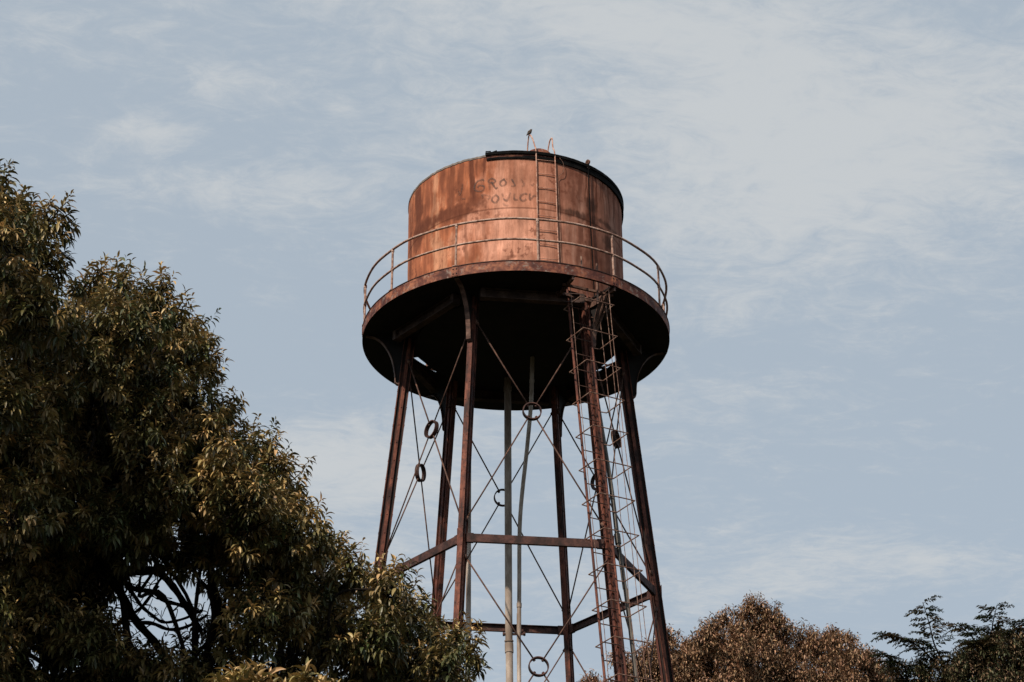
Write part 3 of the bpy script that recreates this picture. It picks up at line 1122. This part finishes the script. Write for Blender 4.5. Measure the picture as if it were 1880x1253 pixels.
# ------------------------------------------------------------------ bird on the left ladder loop
def make_bird(foot, heading, tilt):
    """small perched bird; foot is the point it stands on, heading the way the beak points (deg)"""
    f = np.array([math.cos(rad(heading)), math.sin(rad(heading)), 0])
    s = np.array([-f[1], f[0], 0])
    up = np.array([0, 0, 1.0])
    ax = f * math.cos(rad(tilt)) + up * math.sin(rad(tilt))
    nn = np.cross(s, ax) * -1
    root = np.asarray(foot) + up * .055
    st = [(-.115, .010, .004, -.012), (-.085, .017, .007, -.008), (-.055, .026, .022, -.004), (-.025, .036, .036, 0), (.0, .042, .043, 0), (.025, .041, .042, 0),
          (.045, .033, .034, .002), (.060, .027, .028, .006), (.075, .027, .028, .010), (.090, .022, .022, .012), (.100, .012, .012, .010), (.112, .005, .005, .007), (.122, .001, .001, .005)]
    n = 12
    vs, fs = [], []
    for (l, rw, rh, o_) in st:
        for k in range(n):
            a = 2 * PI * k / n
            vs.append(root + ax * l + nn * o_ + s * rw * math.cos(a) + nn * rh * math.sin(a))
    for i in range(len(st) - 1):
        for k in range(n):
            fs.append((i * n + k, i * n + (k + 1) % n, (i + 1) * n + (k + 1) % n, (i + 1) * n + k))
    fs += [tuple(range(n))[::-1], tuple((len(st) - 1) * n + k for k in range(n))]
    mb = MB()
    mb.add(vs, fs)
    for q in (-1, 1):                       # folded wings and legs in one continuous figure
        w0 = root + s * q * .040 + ax * .035
        wing = [w0, w0 + nn * -.022 + ax * -.02, root + s * q * .020 + ax * -.115 + nn * .002, root + s * q * .034 + ax * -.03 + nn * .024]
        wi = [p_ - s * q * .006 for p_ in wing]
        mb.add([*wing, *wi], [(0, 1, 2, 3), (7, 6, 5, 4), (0, 4, 5, 1), (1, 5, 6, 2), (2, 6, 7, 3), (3, 7, 4, 0)])
        mb.tube([root + s * q * .014 - up * .025, np.asarray(foot) + s * q * .012], .0035, 5)
        for t_ in (-.4, 0, .4):
            mb.tube([np.asarray(foot) + s * q * .012, np.asarray(foot) + s * q * .012 + (f + s * t_) * .018 - up * .006], .0025, 4)
    me = mb.mesh('perched_bird', M_bird)
    fix_normals(me)
    o = link('perched_bird', me)
    smooth_by_angle(o, 50)
    o['label'] = 'small dark bird perched on the left ladder loop above the tank'
    o['category'] = 'bird'
    return o


make_bird(sph(rr0 - .20, -81.6, ZT + .615), 20, 52)

# ------------------------------------------------------------------ trees
G = np.array([0, 0, -1.0])


def norm(a):
    return a / np.maximum(np.linalg.norm(a, axis=-1, keepdims=True), 1e-9)


def leaf_clusters(cen, dirs, nleaf, L, W, droop, spread=(25, 100), stem=.12, lvar=.25, fold=.25):
    """shoots with leaves set in a spiral; returns verts, quads, leaf ids"""
    Nn = len(cen)
    ref = np.where(np.abs(dirs[:, 2:3]) < .9, np.array([[0, 0, 1.0]]), np.array([[1.0, 0, 0]]))
    a = norm(np.cross(dirs, ref))
    b = np.cross(dirs, a)
    k = np.arange(nleaf)[None, :]
    q = (k + .5 + RNG.uniform(-.4, .4, (Nn, nleaf))) / nleaf
    phi = k * 2.39996 + RNG.uniform(0, 6.28, (Nn, 1)) + RNG.normal(0, .25, (Nn, nleaf))
    ang = np.radians(spread[0] + (spread[1] - spread[0]) * q + RNG.normal(0, 9, (Nn, nleaf)))
    rd = a[:, None] * np.cos(phi)[..., None] + b[:, None] * np.sin(phi)[..., None]
    d = dirs[:, None] * np.cos(ang)[..., None] + rd * np.sin(ang)[..., None]
    base = cen[:, None] - dirs[:, None] * (q * (stem[:, None] if hasattr(stem, '__len__') else stem))[..., None]
    Lk = L * (1 + RNG.uniform(-lvar, lvar, (Nn, nleaf))) * (.75 + .35 * np.sin(q * 2.6))
    d = d.reshape(-1, 3)
    pos = base.reshape(-1, 3)
    Lk = Lk.reshape(-1)
    dr = droop * RNG.uniform(.6, 1.4, len(d))
    prof = [.10, .85, 1.0, .62, .02]
    wv = norm(np.cross(d, G) + RNG.normal(0, .25, d.shape))
    out = []
    cur = norm(d)
    p_ = pos + cur * (Lk * .08)[:, None]
    for i, wd in enumerate(prof):
        wdir = norm(wv - cur * np.sum(wv * cur, -1, keepdims=True))
        nn = np.cross(wdir, cur)
        nn = nn * np.sign(nn[:, 2:3] + 1e-6)
        hw = W * .5 * wd * (Lk / L)
        ed = nn * (hw * fold * 2)[:, None]
        out += [p_ - wdir * hw[:, None] + ed, p_, p_ + wdir * hw[:, None] + ed]
        cur = norm(cur + G * (dr * .25)[:, None])
        p_ = p_ + cur * (Lk / 4)[:, None]
    V = np.stack(out, 1)
    n = len(V)
    f = []
    for i in range(4):
        f.append([3 * i, 3 * i + 1, 3 * i + 4, 3 * i + 3])
        f.append([3 * i + 1, 3 * i + 2, 3 * i + 5, 3 * i + 4])
    F = np.array(f)[None] + (np.arange(n) * 15)[:, None, None]
    return V.reshape(-1, 3), F.reshape(-1, 4), n


def twigs(p0, p1, r0, r1, bend=.15):
    """three-sided twigs with one bend, as quads"""
    n = len(p0)
    t = norm(p1 - p0)
    ref = np.where(np.abs(t[:, 2:3]) < .9, np.array([[0, 0, 1.0]]), np.array([[1.0, 0, 0]]))
    a = norm(np.cross(t, ref))
    b = np.cross(t, a)
    L = np.linalg.norm(p1 - p0, axis=1)[:, None]
    mid = (p0 + p1) / 2 + (a * RNG.normal(0, 1, (n, 1)) + b * RNG.normal(0, 1, (n, 1))) * L * bend * .5
    out = []
    for P, r in ((p0, r0), (mid, (r0 + r1) / 2), (p1, r1)):
        for k in range(3):
            an = 2 * PI * k / 3
            out.append(P + (a * math.cos(an) + b * math.sin(an)) * r)
    V = np.stack(out, 1)
    f = []
    for i in range(2):
        for k in range(3):
            f.append([3 * i + k, 3 * i + (k + 1) % 3, 3 * i + 3 + (k + 1) % 3, 3 * i + 3 + k])
    F = np.array(f)[None] + (np.arange(n) * 9)[:, None, None]
    return V.reshape(-1, 3), F.reshape(-1, 4)


def sphere_dirs(n):
    v = RNG.normal(0, 1, (n, 3))
    return norm(v)


def limb_mesh(paths, name, parent, n=8):
    mb = MB()
    for pts, r0, r1 in paths:
        P = catmull(pts, 5)
        m = len(P)
        rs = [(r0 + (r1 - r0) * (i / (m - 1)) ** .8) * (1 + .10 * math.sin(i * 1.7 + r0 * 40)) for i in range(m)]
        mb.tube(P, rs, n)
    return mb.build(name, M_bark, parent, True)


def wander(a, b, k, amp):
    a, b = np.asarray(a, float), np.asarray(b, float)
    L = np.linalg.norm(b - a)
    pts = [a]
    for i in range(1, k):
        q = i / k
        pts.append(a + (b - a) * q + RNG.normal(0, amp * L, 3) + np.array([0, 0, .10 * L * math.sin(q * PI)]))
    pts.append(b)
    return pts


def tint_cols(n_cl, nleaf, pal, wts, jitter=.25, young=None, yscale=None):
    idx = RNG.choice(len(pal), n_cl, p=np.asarray(wts) / np.sum(wts))
    base = np.asarray(pal)[idx]
    c = np.repeat(base, nleaf, axis=0)
    if young is not None:
        q = np.tile((np.arange(nleaf) + .5) / nleaf, n_cl)
        yf = np.repeat(np.clip(RNG.beta(1.0, 1.25, n_cl) * (yscale if yscale is not None else 1.0), 0, 1), nleaf) * np.clip(1.35 - 1.3 * q, 0, 1)
        c = c * (1 - yf[:, None]) + np.asarray(young) * yf[:, None]
    c = c * (1 + RNG.uniform(-jitter, jitter, (len(c), 1))) * (1 + RNG.uniform(-.08, .08, c.shape))
    return np.clip(c, .004, .6)


MANGO_PAL = [(.072, .070, .023), (.058, .068, .023), (.044, .062, .021), (.030, .046, .017), (.120, .095, .034), (.080, .062, .025)]  # leaf greens, darkened so leaves below the tips read as shaded
MANGO_W = [.22, .22, .22, .16, .08, .10]
YOUNG = (.52, .345, .140)


def silhouette(pts):
    xs = np.array([q[0] for q in pts], float)
    ys = np.array([q[1] for q in pts], float)
    return lambda x: np.interp(x, xs, ys, left=9999, right=9999)


def mango(name, label, sil, x0, x1, ymax, dist, spread_d, base_px, rblob, spacing, layers, holes, extra_limbs=(), pal=MANGO_PAL, wts=MANGO_W,
          L=.110, W=.029, per=38, trunk_r=.34, hubs=(), thin=0.0):
    root = empty(name, (0, 0, 0), label, 'tree')
    ppm = FPX / dist
    blobs = []
    for ly in range(layers):
        dd = dist + spread_d * ((ly + .5) / layers - .5) * 2
        for gx in np.arange(x0, x1 + spacing, spacing):
            for gy in np.arange(150, ymax + spacing, spacing):
                px = gx + RNG.uniform(-.5, .5) * spacing + (ly % 2) * spacing * .5
                py = gy + RNG.uniform(-.5, .5) * spacing
                r = rblob * RNG.uniform(.75, 1.25)
                rp = r * ppm
                tops = [sil(px + o_ * rp * .9) + rp * math.sqrt(max(0, 1 - (o_ * .9) ** 2)) for o_ in (-1, -.7, -.35, 0, .35, .7, 1)]
                if py - (max(tops) + rp * .08) < 0 or px < x0 - 40 or px > x1 + 40:
                    continue
                ok = True
                for (hx, hy, hw, hh, pr) in holes:
                    if ((px - hx) / (hw + rp * (.72 if pr >= 1 else .30))) ** 2 + ((py - hy) / (hh + rp * (.72 if pr >= 1 else .30))) ** 2 < 1 and RNG.random() < pr:
                        ok = False
                if py > 930 and px < 880 and RNG.random() < thin:
                    ok = False
                if ok:
                    blobs.append((at(px, py, dd + RNG.uniform(-.6, .6)), r))
    # a rim of blobs that sit right against the outline
    gx = x0 + 10.0
    nrim = 0
    while gx < x1:
        r = rblob * RNG.uniform(.50, .80)
        rp = r * ppm
        tops = [sil(gx + o_ * rp) + rp * math.sqrt(max(0, 1 - o_ * o_)) for o_ in (-.9, -.5, 0, .5, .9)]
        py = max(tops) + rp * RNG.uniform(.0, .42)
        if py < ymax:
            nrim += 1
            blobs.append((at(gx, py, dist + RNG.uniform(-1, 1) * spread_d * .6), r))
        gx += rp * RNG.uniform(.55, 1.0)
    cen, dr, tw0, stems, ysc = [], [], [], [], []
    nrim0 = len(blobs) - nrim
    for bi, (c, r) in enumerate(blobs):
        n = int(per * (r / rblob) ** 2 * RNG.uniform(.75, 1.25))
        v = sphere_dirs(n)
        keep = (v[:, 2] > -.45) | (RNG.random(n) < .55)
        v = v[keep]
        rr = r * np.where(RNG.random(len(v)) < .75, RNG.uniform(.72, 1.05, len(v)), RNG.uniform(.25, .7, len(v)))
        p_ = c + v * rr[:, None] * np.array([1, 1, .9])
        d = norm(v * .9 + np.array([0, 0, .6]) + RNG.normal(0, .3, v.shape))
        cen.append(p_)
        dr.append(d)
        tw0.append(np.repeat((c + np.array([0, 0, -.25 * r]))[None], len(v), 0))
        stems.append(np.where(v[:, 2] > .2, RNG.uniform(.14, .36, len(v)), RNG.uniform(.08, .18, len(v))))
        ys = RNG.uniform(.25, 1.6)                         # some boughs carry more new leaves than others
        ysc.append(np.full(len(v), ys))
        if bi >= nrim0:                                    # leading shoots that stand out of the outline
            m_ = RNG.integers(3, 7)
            sv = norm(RNG.normal(0, .42, (m_, 3)) + np.array([.18, 0, 1.0]))
            cen.append(c + sv * (r * RNG.uniform(1.05, 1.55, (m_, 1))))
            dr.append(norm(sv + np.array([0, 0, .5])))
            tw0.append(np.repeat(c[None], m_, 0))
            stems.append(RNG.uniform(.28, .50, m_))
            ysc.append(np.full(m_, max(ys, 1.0)))
    cen, dr, tw0, stems = np.concatenate(cen), np.concatenate(dr), np.concatenate(tw0), np.concatenate(stems)
    nleaf = 19
    V, F, nl = leaf_clusters(cen, dr, nleaf, L, W, 1.25, spread=(30, 104), stem=stems, lvar=.40)
    me = np_mesh('foliage', V, F, M_mango)
    set_col(me, 'tint', np.repeat(tint_cols(len(cen), nleaf, pal, wts, .28, YOUNG, np.concatenate(ysc)), 15, axis=0))
    # wood: trunk, hubs, boughs to blobs
    tb = at(*base_px)
    tb = np.array([tb[0], tb[1], 0.0])
    hub_pts = [at(*h) for h in hubs]
    top = np.mean(hub_pts, axis=0)
    fork = tb * .72 + top * .28
    fork[2] = max(3.5, fork[2])
    paths = [(wander(tb, fork, 4, .02), trunk_r, trunk_r * .72)]
    for h in hub_pts:
        paths.append((wander(fork, h, 4, .05), trunk_r * .20, trunk_r * .10))
    for c, r in blobs:
        k = int(np.argmin([np.linalg.norm(h - c) for h in hub_pts]))
        a = hub_pts[k] * .75 + fork * .25 if RNG.random() < .4 else hub_pts[k]
        paths.append((wander(a, c, 4, .07), trunk_r * .09, .014))
    for pts, r0, r1 in extra_limbs:
        paths.append((pts, r0 * .72, r1 * .72))
        for q in range(7):                                  # small side twigs on the bare limbs
            a_ = pts[RNG.integers(1, len(pts))]
            e_ = a_ + RNG.normal(0, .22, 3)
            paths.append((wander(a_, e_, 3, .12), r1 * .35, .004))
    wood = limb_mesh(paths, 'trunk', root, 7)
    tV, tF = twigs(tw0, cen - dr * .14, .009, .005)
    crown = link('crown', me, root)
    tm_ = np_mesh('twigs', tV, tF, M_bark)
    link('twigs', tm_, crown)
    return root, blobs, len(cen)


# big mango in front of the tower, left of it
SIL_M = [(-160, 700), (-20, 660), (50, 580), (90, 520), (118, 490), (138, 470), (175, 478), (200, 482), (222, 466), (250, 480), (268, 500), (285, 500), (312, 492), (334, 512), (346, 538), (362, 550), (386, 562),
         (400, 588), (408, 615), (412, 650), (425, 690), (445, 722), (454, 758), (462, 778), (482, 770), (505, 785), (527, 802), (540, 830), (562, 845), (590, 870), (612, 885),
         (620, 920), (621, 955), (627, 985), (645, 990), (660, 982), (690, 990), (704, 1022), (738, 1030), (752, 1045), (778, 1040), (795, 1078), (822, 1108), (850, 1125), (862, 1158),
         (895, 1170), (908, 1195), (912, 1253), (915, 1330)]
HOLES_M = [(285, 1095, 36, 30, 1.0), (235, 1015, 60, 8, .6), (300, 1170, 70, 8, .7), (70, 1190, 40, 30, .75), (440, 1205, 90, 25, .75), (560, 1190, 60, 25, .7), (410, 1100, 20, 40, .6),
           (700, 1160, 14, 14, .5), (20, 660, 40, 25, .6), (330, 845, 25, 25, .6), (120, 1130, 40, 30, .5)]
ex = []
DL = 28.0
for pp, r0, r1 in (([(150, 1300), (170, 1150), (202, 1050), (240, 1050), (285, 1048), (318, 1078), (345, 1120), (370, 1160)], .11, .045),
                   ([(202, 1050), (225, 1066), (247, 1081), (280, 1087), (302, 1103), (330, 1111), (370, 1125)], .06, .03),
                   ([(290, 1075), (278, 1092), (260, 1115), (238, 1132), (215, 1150)], .034, .022),
                   ([(232, 1076), (244, 1090), (260, 1113), (281, 1131), (302, 1143), (338, 1136), (372, 1120)], .040, .020),
                   ([(248, 1143), (280, 1145), (311, 1156), (345, 1150), (380, 1130)], .040, .022),
                   ([(205, 1060), (222, 1090), (250, 1140), (290, 1187), (320, 1240)], .085, .06),
                   ([(282, 1088), (290, 1070), (300, 1058)], .03, .02), ([(254, 1080), (258, 1060), (262, 1048)], .025, .015), ([(222, 1103), (236, 1098), (246, 1090)], .012, .007)):
    ex.append(([at(x, y, DL + .0) for x, y in pp], r0, r1))
t_m, b1, n1 = mango('mango_tree', 'big dark broad crowned mango tree sloping down in front of the tower legs', silhouette(SIL_M), -110, 912, 1420, 28.0, 2.2, (190, 1253, 28.0), .46, 76, 4, HOLES_M, ex,
                    hubs=((230, 700, 28), (420, 930, 28), (560, 1060, 27.5), (30, 1290, 28), (760, 1300, 27.5), (90, 900, 28.5)), thin=.0)
SIL_L = [(-120, 250), (-40, 270), (0, 300), (18, 312), (45, 318), (56, 345), (78, 352), (104, 350), (134, 366), (142, 392), (136, 420), (150, 450), (156, 500), (158, 545), (170, 600), (170, 1400)]
t_l, b2, n2 = mango('mango_tree', 'taller dark mango tree cut off by the left edge of the photo', silhouette(SIL_L), -110, 158, 900, 25.5, 1.5, (-420, 1253, 25.5), .44, 76, 3, [(15, 670, 45, 15, .7)],
                    hubs=((-80, 560, 26.2), (-160, 720, 26.2), (-50, 430, 26.2)), trunk_r=.26)
# nearer young shoots peeping in at the bottom edge
SIL_S = [(350, 1330), (372, 1262), (395, 1222), (420, 1240), (440, 1205), (462, 1200), (486, 1208), (500, 1246), (520, 1262), (535, 1225), (552, 1216), (570, 1226), (582, 1256), (600, 1246), (612, 1238), (630, 1256), (660, 1330)]
NEWPAL = [(.17, .135, .040), (.12, .11, .032), (.20, .145, .05), (.09, .085, .028)]
t_s, b3, n3 = mango('mango_sapling', 'younger mango tree with yellow green shoots at the bottom edge', silhouette(SIL_S), 355, 655, 1420, 21.0, .8, (500, 1253, 21.0), .24, 60, 2, [],
                    pal=NEWPAL, wts=[.35, .35, .2, .1], hubs=((430, 1330, 21), (560, 1350, 21)), trunk_r=.10, L=.16, W=.036, per=16)
print('rosettes', n1, n2, n3, 'blobs', len(b1), len(b2), len(b3))


# fine-leaved trees beyond the tower
def fine_tree(name, label, blobs, dist, base_px, pal, wts, hubs, L=.10, W=.036, per=260, nleaf=7, trunk_r=.3, mat=None, fuzzy=.18):
    root = empty(name, (0, 0, 0), label, 'tree')
    M0 = [(at(px, py, dist + dz), r) for (px, py, dz, r) in blobs]
    B = []
    for c, r in M0:
        B.append((c, r * .72))
        for q in range(int(9 + 6 * r)):
            v = sphere_dirs(1)[0]
            v[2] = abs(v[2]) * .9 - .15
            rs = r * RNG.uniform(.22, .46)
            B.append((c + v * (r * RNG.uniform(.72, 1.02)), rs))
    cen, dr, tw0 = [], [], []
    for c, r in B:
        n = int(per * r * r * RNG.uniform(.6, 1.4)) + 6
        v = sphere_dirs(n)
        keep = (v[:, 2] > -.35) | (RNG.random(n) < .5)
        v = v[keep]
        lump = .66 + .52 * fbm(v[:, 0] * 2.6 + c[0] * 3 + 50, v[:, 2] * 2.6 + v[:, 1] * 2 + c[2] + 50, 3)
        rr = r * lump * np.where(RNG.random(len(v)) < .7, RNG.uniform(.8, 1.0 + fuzzy, len(v)), RNG.uniform(.3, .8, len(v))) + .05
        cen.append(c + v * rr[:, None])
        dr.append(norm(v * .6 + np.array([0, 0, .25]) + RNG.normal(0, .5, v.shape)))
        tw0.append(np.repeat((c - np.array([0, 0, .3 * r]))[None], len(v), 0) + v * r * .25)
    cen, dr, tw0 = np.concatenate(cen), np.concatenate(dr), np.concatenate(tw0)
    V, F, nl = leaf_clusters(cen, dr, nleaf, L, W, 1.2, spread=(25, 135), stem=.22, lvar=.45, fold=.2)
    me = np_mesh('foliage', V, F, mat)
    set_col(me, 'tint', np.repeat(tint_cols(len(cen), nleaf, pal, wts, .3), 15, axis=0))
    tb = at(*base_px)
    tb = np.array([tb[0], tb[1], 0.0])
    H = [at(*h) for h in hubs]
    fork = tb * .4 + np.mean(H, axis=0) * .6
    paths = [(wander(tb, fork, 4, .02), trunk_r, trunk_r * .7)]
    for h in H:
        paths.append((wander(fork, h, 4, .05), trunk_r * .5, trunk_r * .25))
    for c, r in M0:
        k = int(np.argmin([np.linalg.norm(h - c) for h in H]))
        paths.append((wander(H[k], c, 4, .06), trunk_r * .2, .03))
    limb_mesh(paths, 'trunk', root, 6)
    tV, tF = twigs(tw0, cen - dr * .12, .016, .006)
    crown = link('crown', me, root)
    link('twigs', np_mesh('twigs', tV, tF, M_bark), crown)
    return root, crown


BROWN = [(.36, .215, .125), (.27, .155, .088), (.16, .097, .055), (.46, .30, .185), (.09, .066, .037)]
bl = []
for (px, py, dz, r) in ((1375, 1168, 0, 1.05), (1330, 1195, -.8, .95), (1430, 1185, .6, .95), (1395, 1225, -1.6, 1.1), (1300, 1240, -.6, 1.0), (1450, 1250, -.6, 1.0), (1355, 1285, -1.5, 1.2),
                        (1230, 1195, .5, .75), (1255, 1235, -.4, .9), (1205, 1245, .2, .8), (1170, 1275, .4, .8), (1290, 1195, .8, .75), (1120, 1290, .6, .75), (1060, 1300, .9, .7), (1085, 1262, 1.2, .45),
                        (1150, 1225, 1.6, .55), (1500, 1200, .4, .80), (1540, 1185, .8, .62), (1545, 1225, -.2, .85), (1580, 1240, .3, .75), (1500, 1265, -.8, 1.0), (1605, 1275, .4, .85), (1560, 1290, -.8, 1.0),
                        (1250, 1300, -.5, 1.1), (1450, 1320, -.8, 1.2), (1340, 1360, -.6, 1.4), (1180, 1360, 0, 1.2), (1540, 1370, 0, 1.3)):
    bl.append((px, py, dz, r))
fine_tree('dry_leaved_tree', 'round tree with coppery brown small leaves behind the right tower leg', bl, 66.0, (1380, 1253, 66.5), BROWN, [.34, .28, .16, .12, .10],
          ((1380, 1300, 66), (1250, 1320, 66), (1530, 1310, 66)), mat=M_dry, per=330, L=.100, W=.030)

# feathery tree at the right edge: pinnate fronds on long whippy shoots
OLIVE = [(.075, .095, .042), (.100, .090, .042), (.150, .105, .052), (.052, .072, .034)]
bl = [(1690, 1240, .2, .42), (1740, 1232, .1, .5), (1785, 1215, 0, .5), (1820, 1190, .2, .5), (1865, 1180, .3, .55), (1640, 1225, .4, .30), (1850, 1215, 0, .75), (1800, 1245, -.4, .85), (1880, 1250, 0, .95), (1760, 1262, .2, .7), (1900, 1200, .4, .7), (1700, 1275, .3, .6), (1650, 1268, .5, .45), (1840, 1290, -.6, 1.1), (1760, 1310, 0, 1.0), (1930, 1290, 0, 1.2), (1660, 1320, .3, .9)]
DF = 60.0
f_root, f_crown = fine_tree('feathery_tree', 'dark green feathery tree with long thin shoots at the right edge', bl, DF, (1800, 1253, 60.5), [(.085, .085, .040), (.15, .105, .058), (.20, .135, .078), (.055, .066, .032)], [.3, .26, .24, .2],
                            ((1820, 1300, 60), (1720, 1320, 60)), mat=M_feather, per=170, L=.11, W=.030)


def fronds(shoots, parent):
    VV, FF, off, cols = [], [], 0, []
    wood = MB()
    for pts, r0, nf, fl, lo in shoots:
        P = catmull([at(*q) for q in pts], 10)
        m = len(P)
        wood.tube(P, [r0 * (1 - .75 * i / (m - 1)) for i in range(m)], 5)
        for k in range(nf):
            q = lo + (1 - lo) * (k + .5) / nf
            i = min(int(q * (m - 1)), m - 2)
            c = P[i] + (P[i + 1] - P[i]) * (q * (m - 1) - i)
            t_ = unit(P[i + 1] - P[i])
            side = (1 if k % 2 else -1)
            az = RNG.uniform(-.9, .9)
            hd = RIGHT * side * math.cos(az) + np.array([FWD[0], FWD[1], 0]) * math.sin(az)
            d = unit(hd + t_ * RNG.uniform(.05, .45) + np.array([0, 0, RNG.uniform(-.15, .45)]))
            Lf = fl * (.55 + .45 * math.sin(PI * (.15 + .75 * (1 - q)))) * RNG.uniform(.7, 1.2)
            ra = [c + d * Lf * s_ + np.array([0, 0, -.34 * Lf * s_ * s_]) for s_ in np.linspace(0, 1, 7)]
            wood.tube(ra, [.007] * 6 + [.003], 3)
            nlf = 15
            wv_ = unit(np.cross(d, (0, 0, 1)))
            col = np.asarray(OLIVE[RNG.integers(0, 4)]) * .8
            for j in range(nlf):
                s_ = .12 + .88 * j / (nlf - 1)
                p_ = c + d * Lf * s_ + np.array([0, 0, -.34 * Lf * s_ * s_])
                ll = .22 * Lf * (1.15 - .7 * s_) * RNG.uniform(.7, 1.2) + .035
                for sd_ in (-1, 1):
                    if RNG.random() < .12:
                        continue
                    dl = unit(wv_ * sd_ + d * .45 + np.array([0, 0, RNG.uniform(-.9, .1)]))
                    wl_ = unit(np.cross(dl, (0.2, 0.1, 1))) * ll * .19
                    VV += [p_, p_ + dl * ll * .5 + wl_, p_ + dl * ll, p_ + dl * ll * .5 - wl_]
                    FF.append([off, off + 1, off + 2, off + 3])
                    cols += [col * RNG.uniform(.7, 1.3)] * 4
                    off += 4
    me = np_mesh('frond', np.array(VV), np.array(FF), M_feather, False)
    set_col(me, 'tint', np.array(cols))
    link('frond', me, parent)
    wood.build('shoot', M_bark, parent, True)


fronds([
    ([(1752, 1290, 60), (1738, 1232, 60), (1716, 1185, 60), (1706, 1145, 60), (1694, 1106, 60)], .035, 26, .62, .28),
    ([(1752, 1290, 60.4), (1720, 1225, 60.2), (1690, 1190, 60), (1655, 1172, 59.8), (1622, 1164, 59.6)], .035, 34, .50, .25),
    ([(1690, 1290, 60.4), (1660, 1240, 60), (1635, 1212, 60), (1612, 1195, 60)], .03, 24, .42, .2),
    ([(1840, 1260, 60), (1822, 1190, 60), (1822, 1150, 60), (1830, 1112, 60)], .035, 26, .60, .2),
    ([(1830, 1240, 60.3), (1800, 1190, 60), (1775, 1160, 60), (1752, 1146, 60)], .03, 22, .45, .25),
    ([(1850, 1240, 60.3), (1852, 1190, 60), (1862, 1160, 60), (1876, 1142, 60)], .03, 20, .45, .25),
    ([(1840, 1250, 59.7), (1812, 1200, 59.5), (1795, 1180, 59.4), (1775, 1176, 59.3)], .03, 22, .5, .2),
    ([(1740, 1285, 60.3), (1765, 1235, 60), (1790, 1205, 60), (1800, 1195, 60)], .03, 20, .5, .2),
    ([(1880, 1260, 60.3), (1885, 1200, 60), (1895, 1160, 60), (1915, 1120, 60)], .03, 22, .5, .2),
    ([(1700, 1300, 60.5), (1690, 1255, 60.4), (1700, 1225, 60.4), (1715, 1205, 60.4)], .025, 18, .42, .2),
], f_crown)
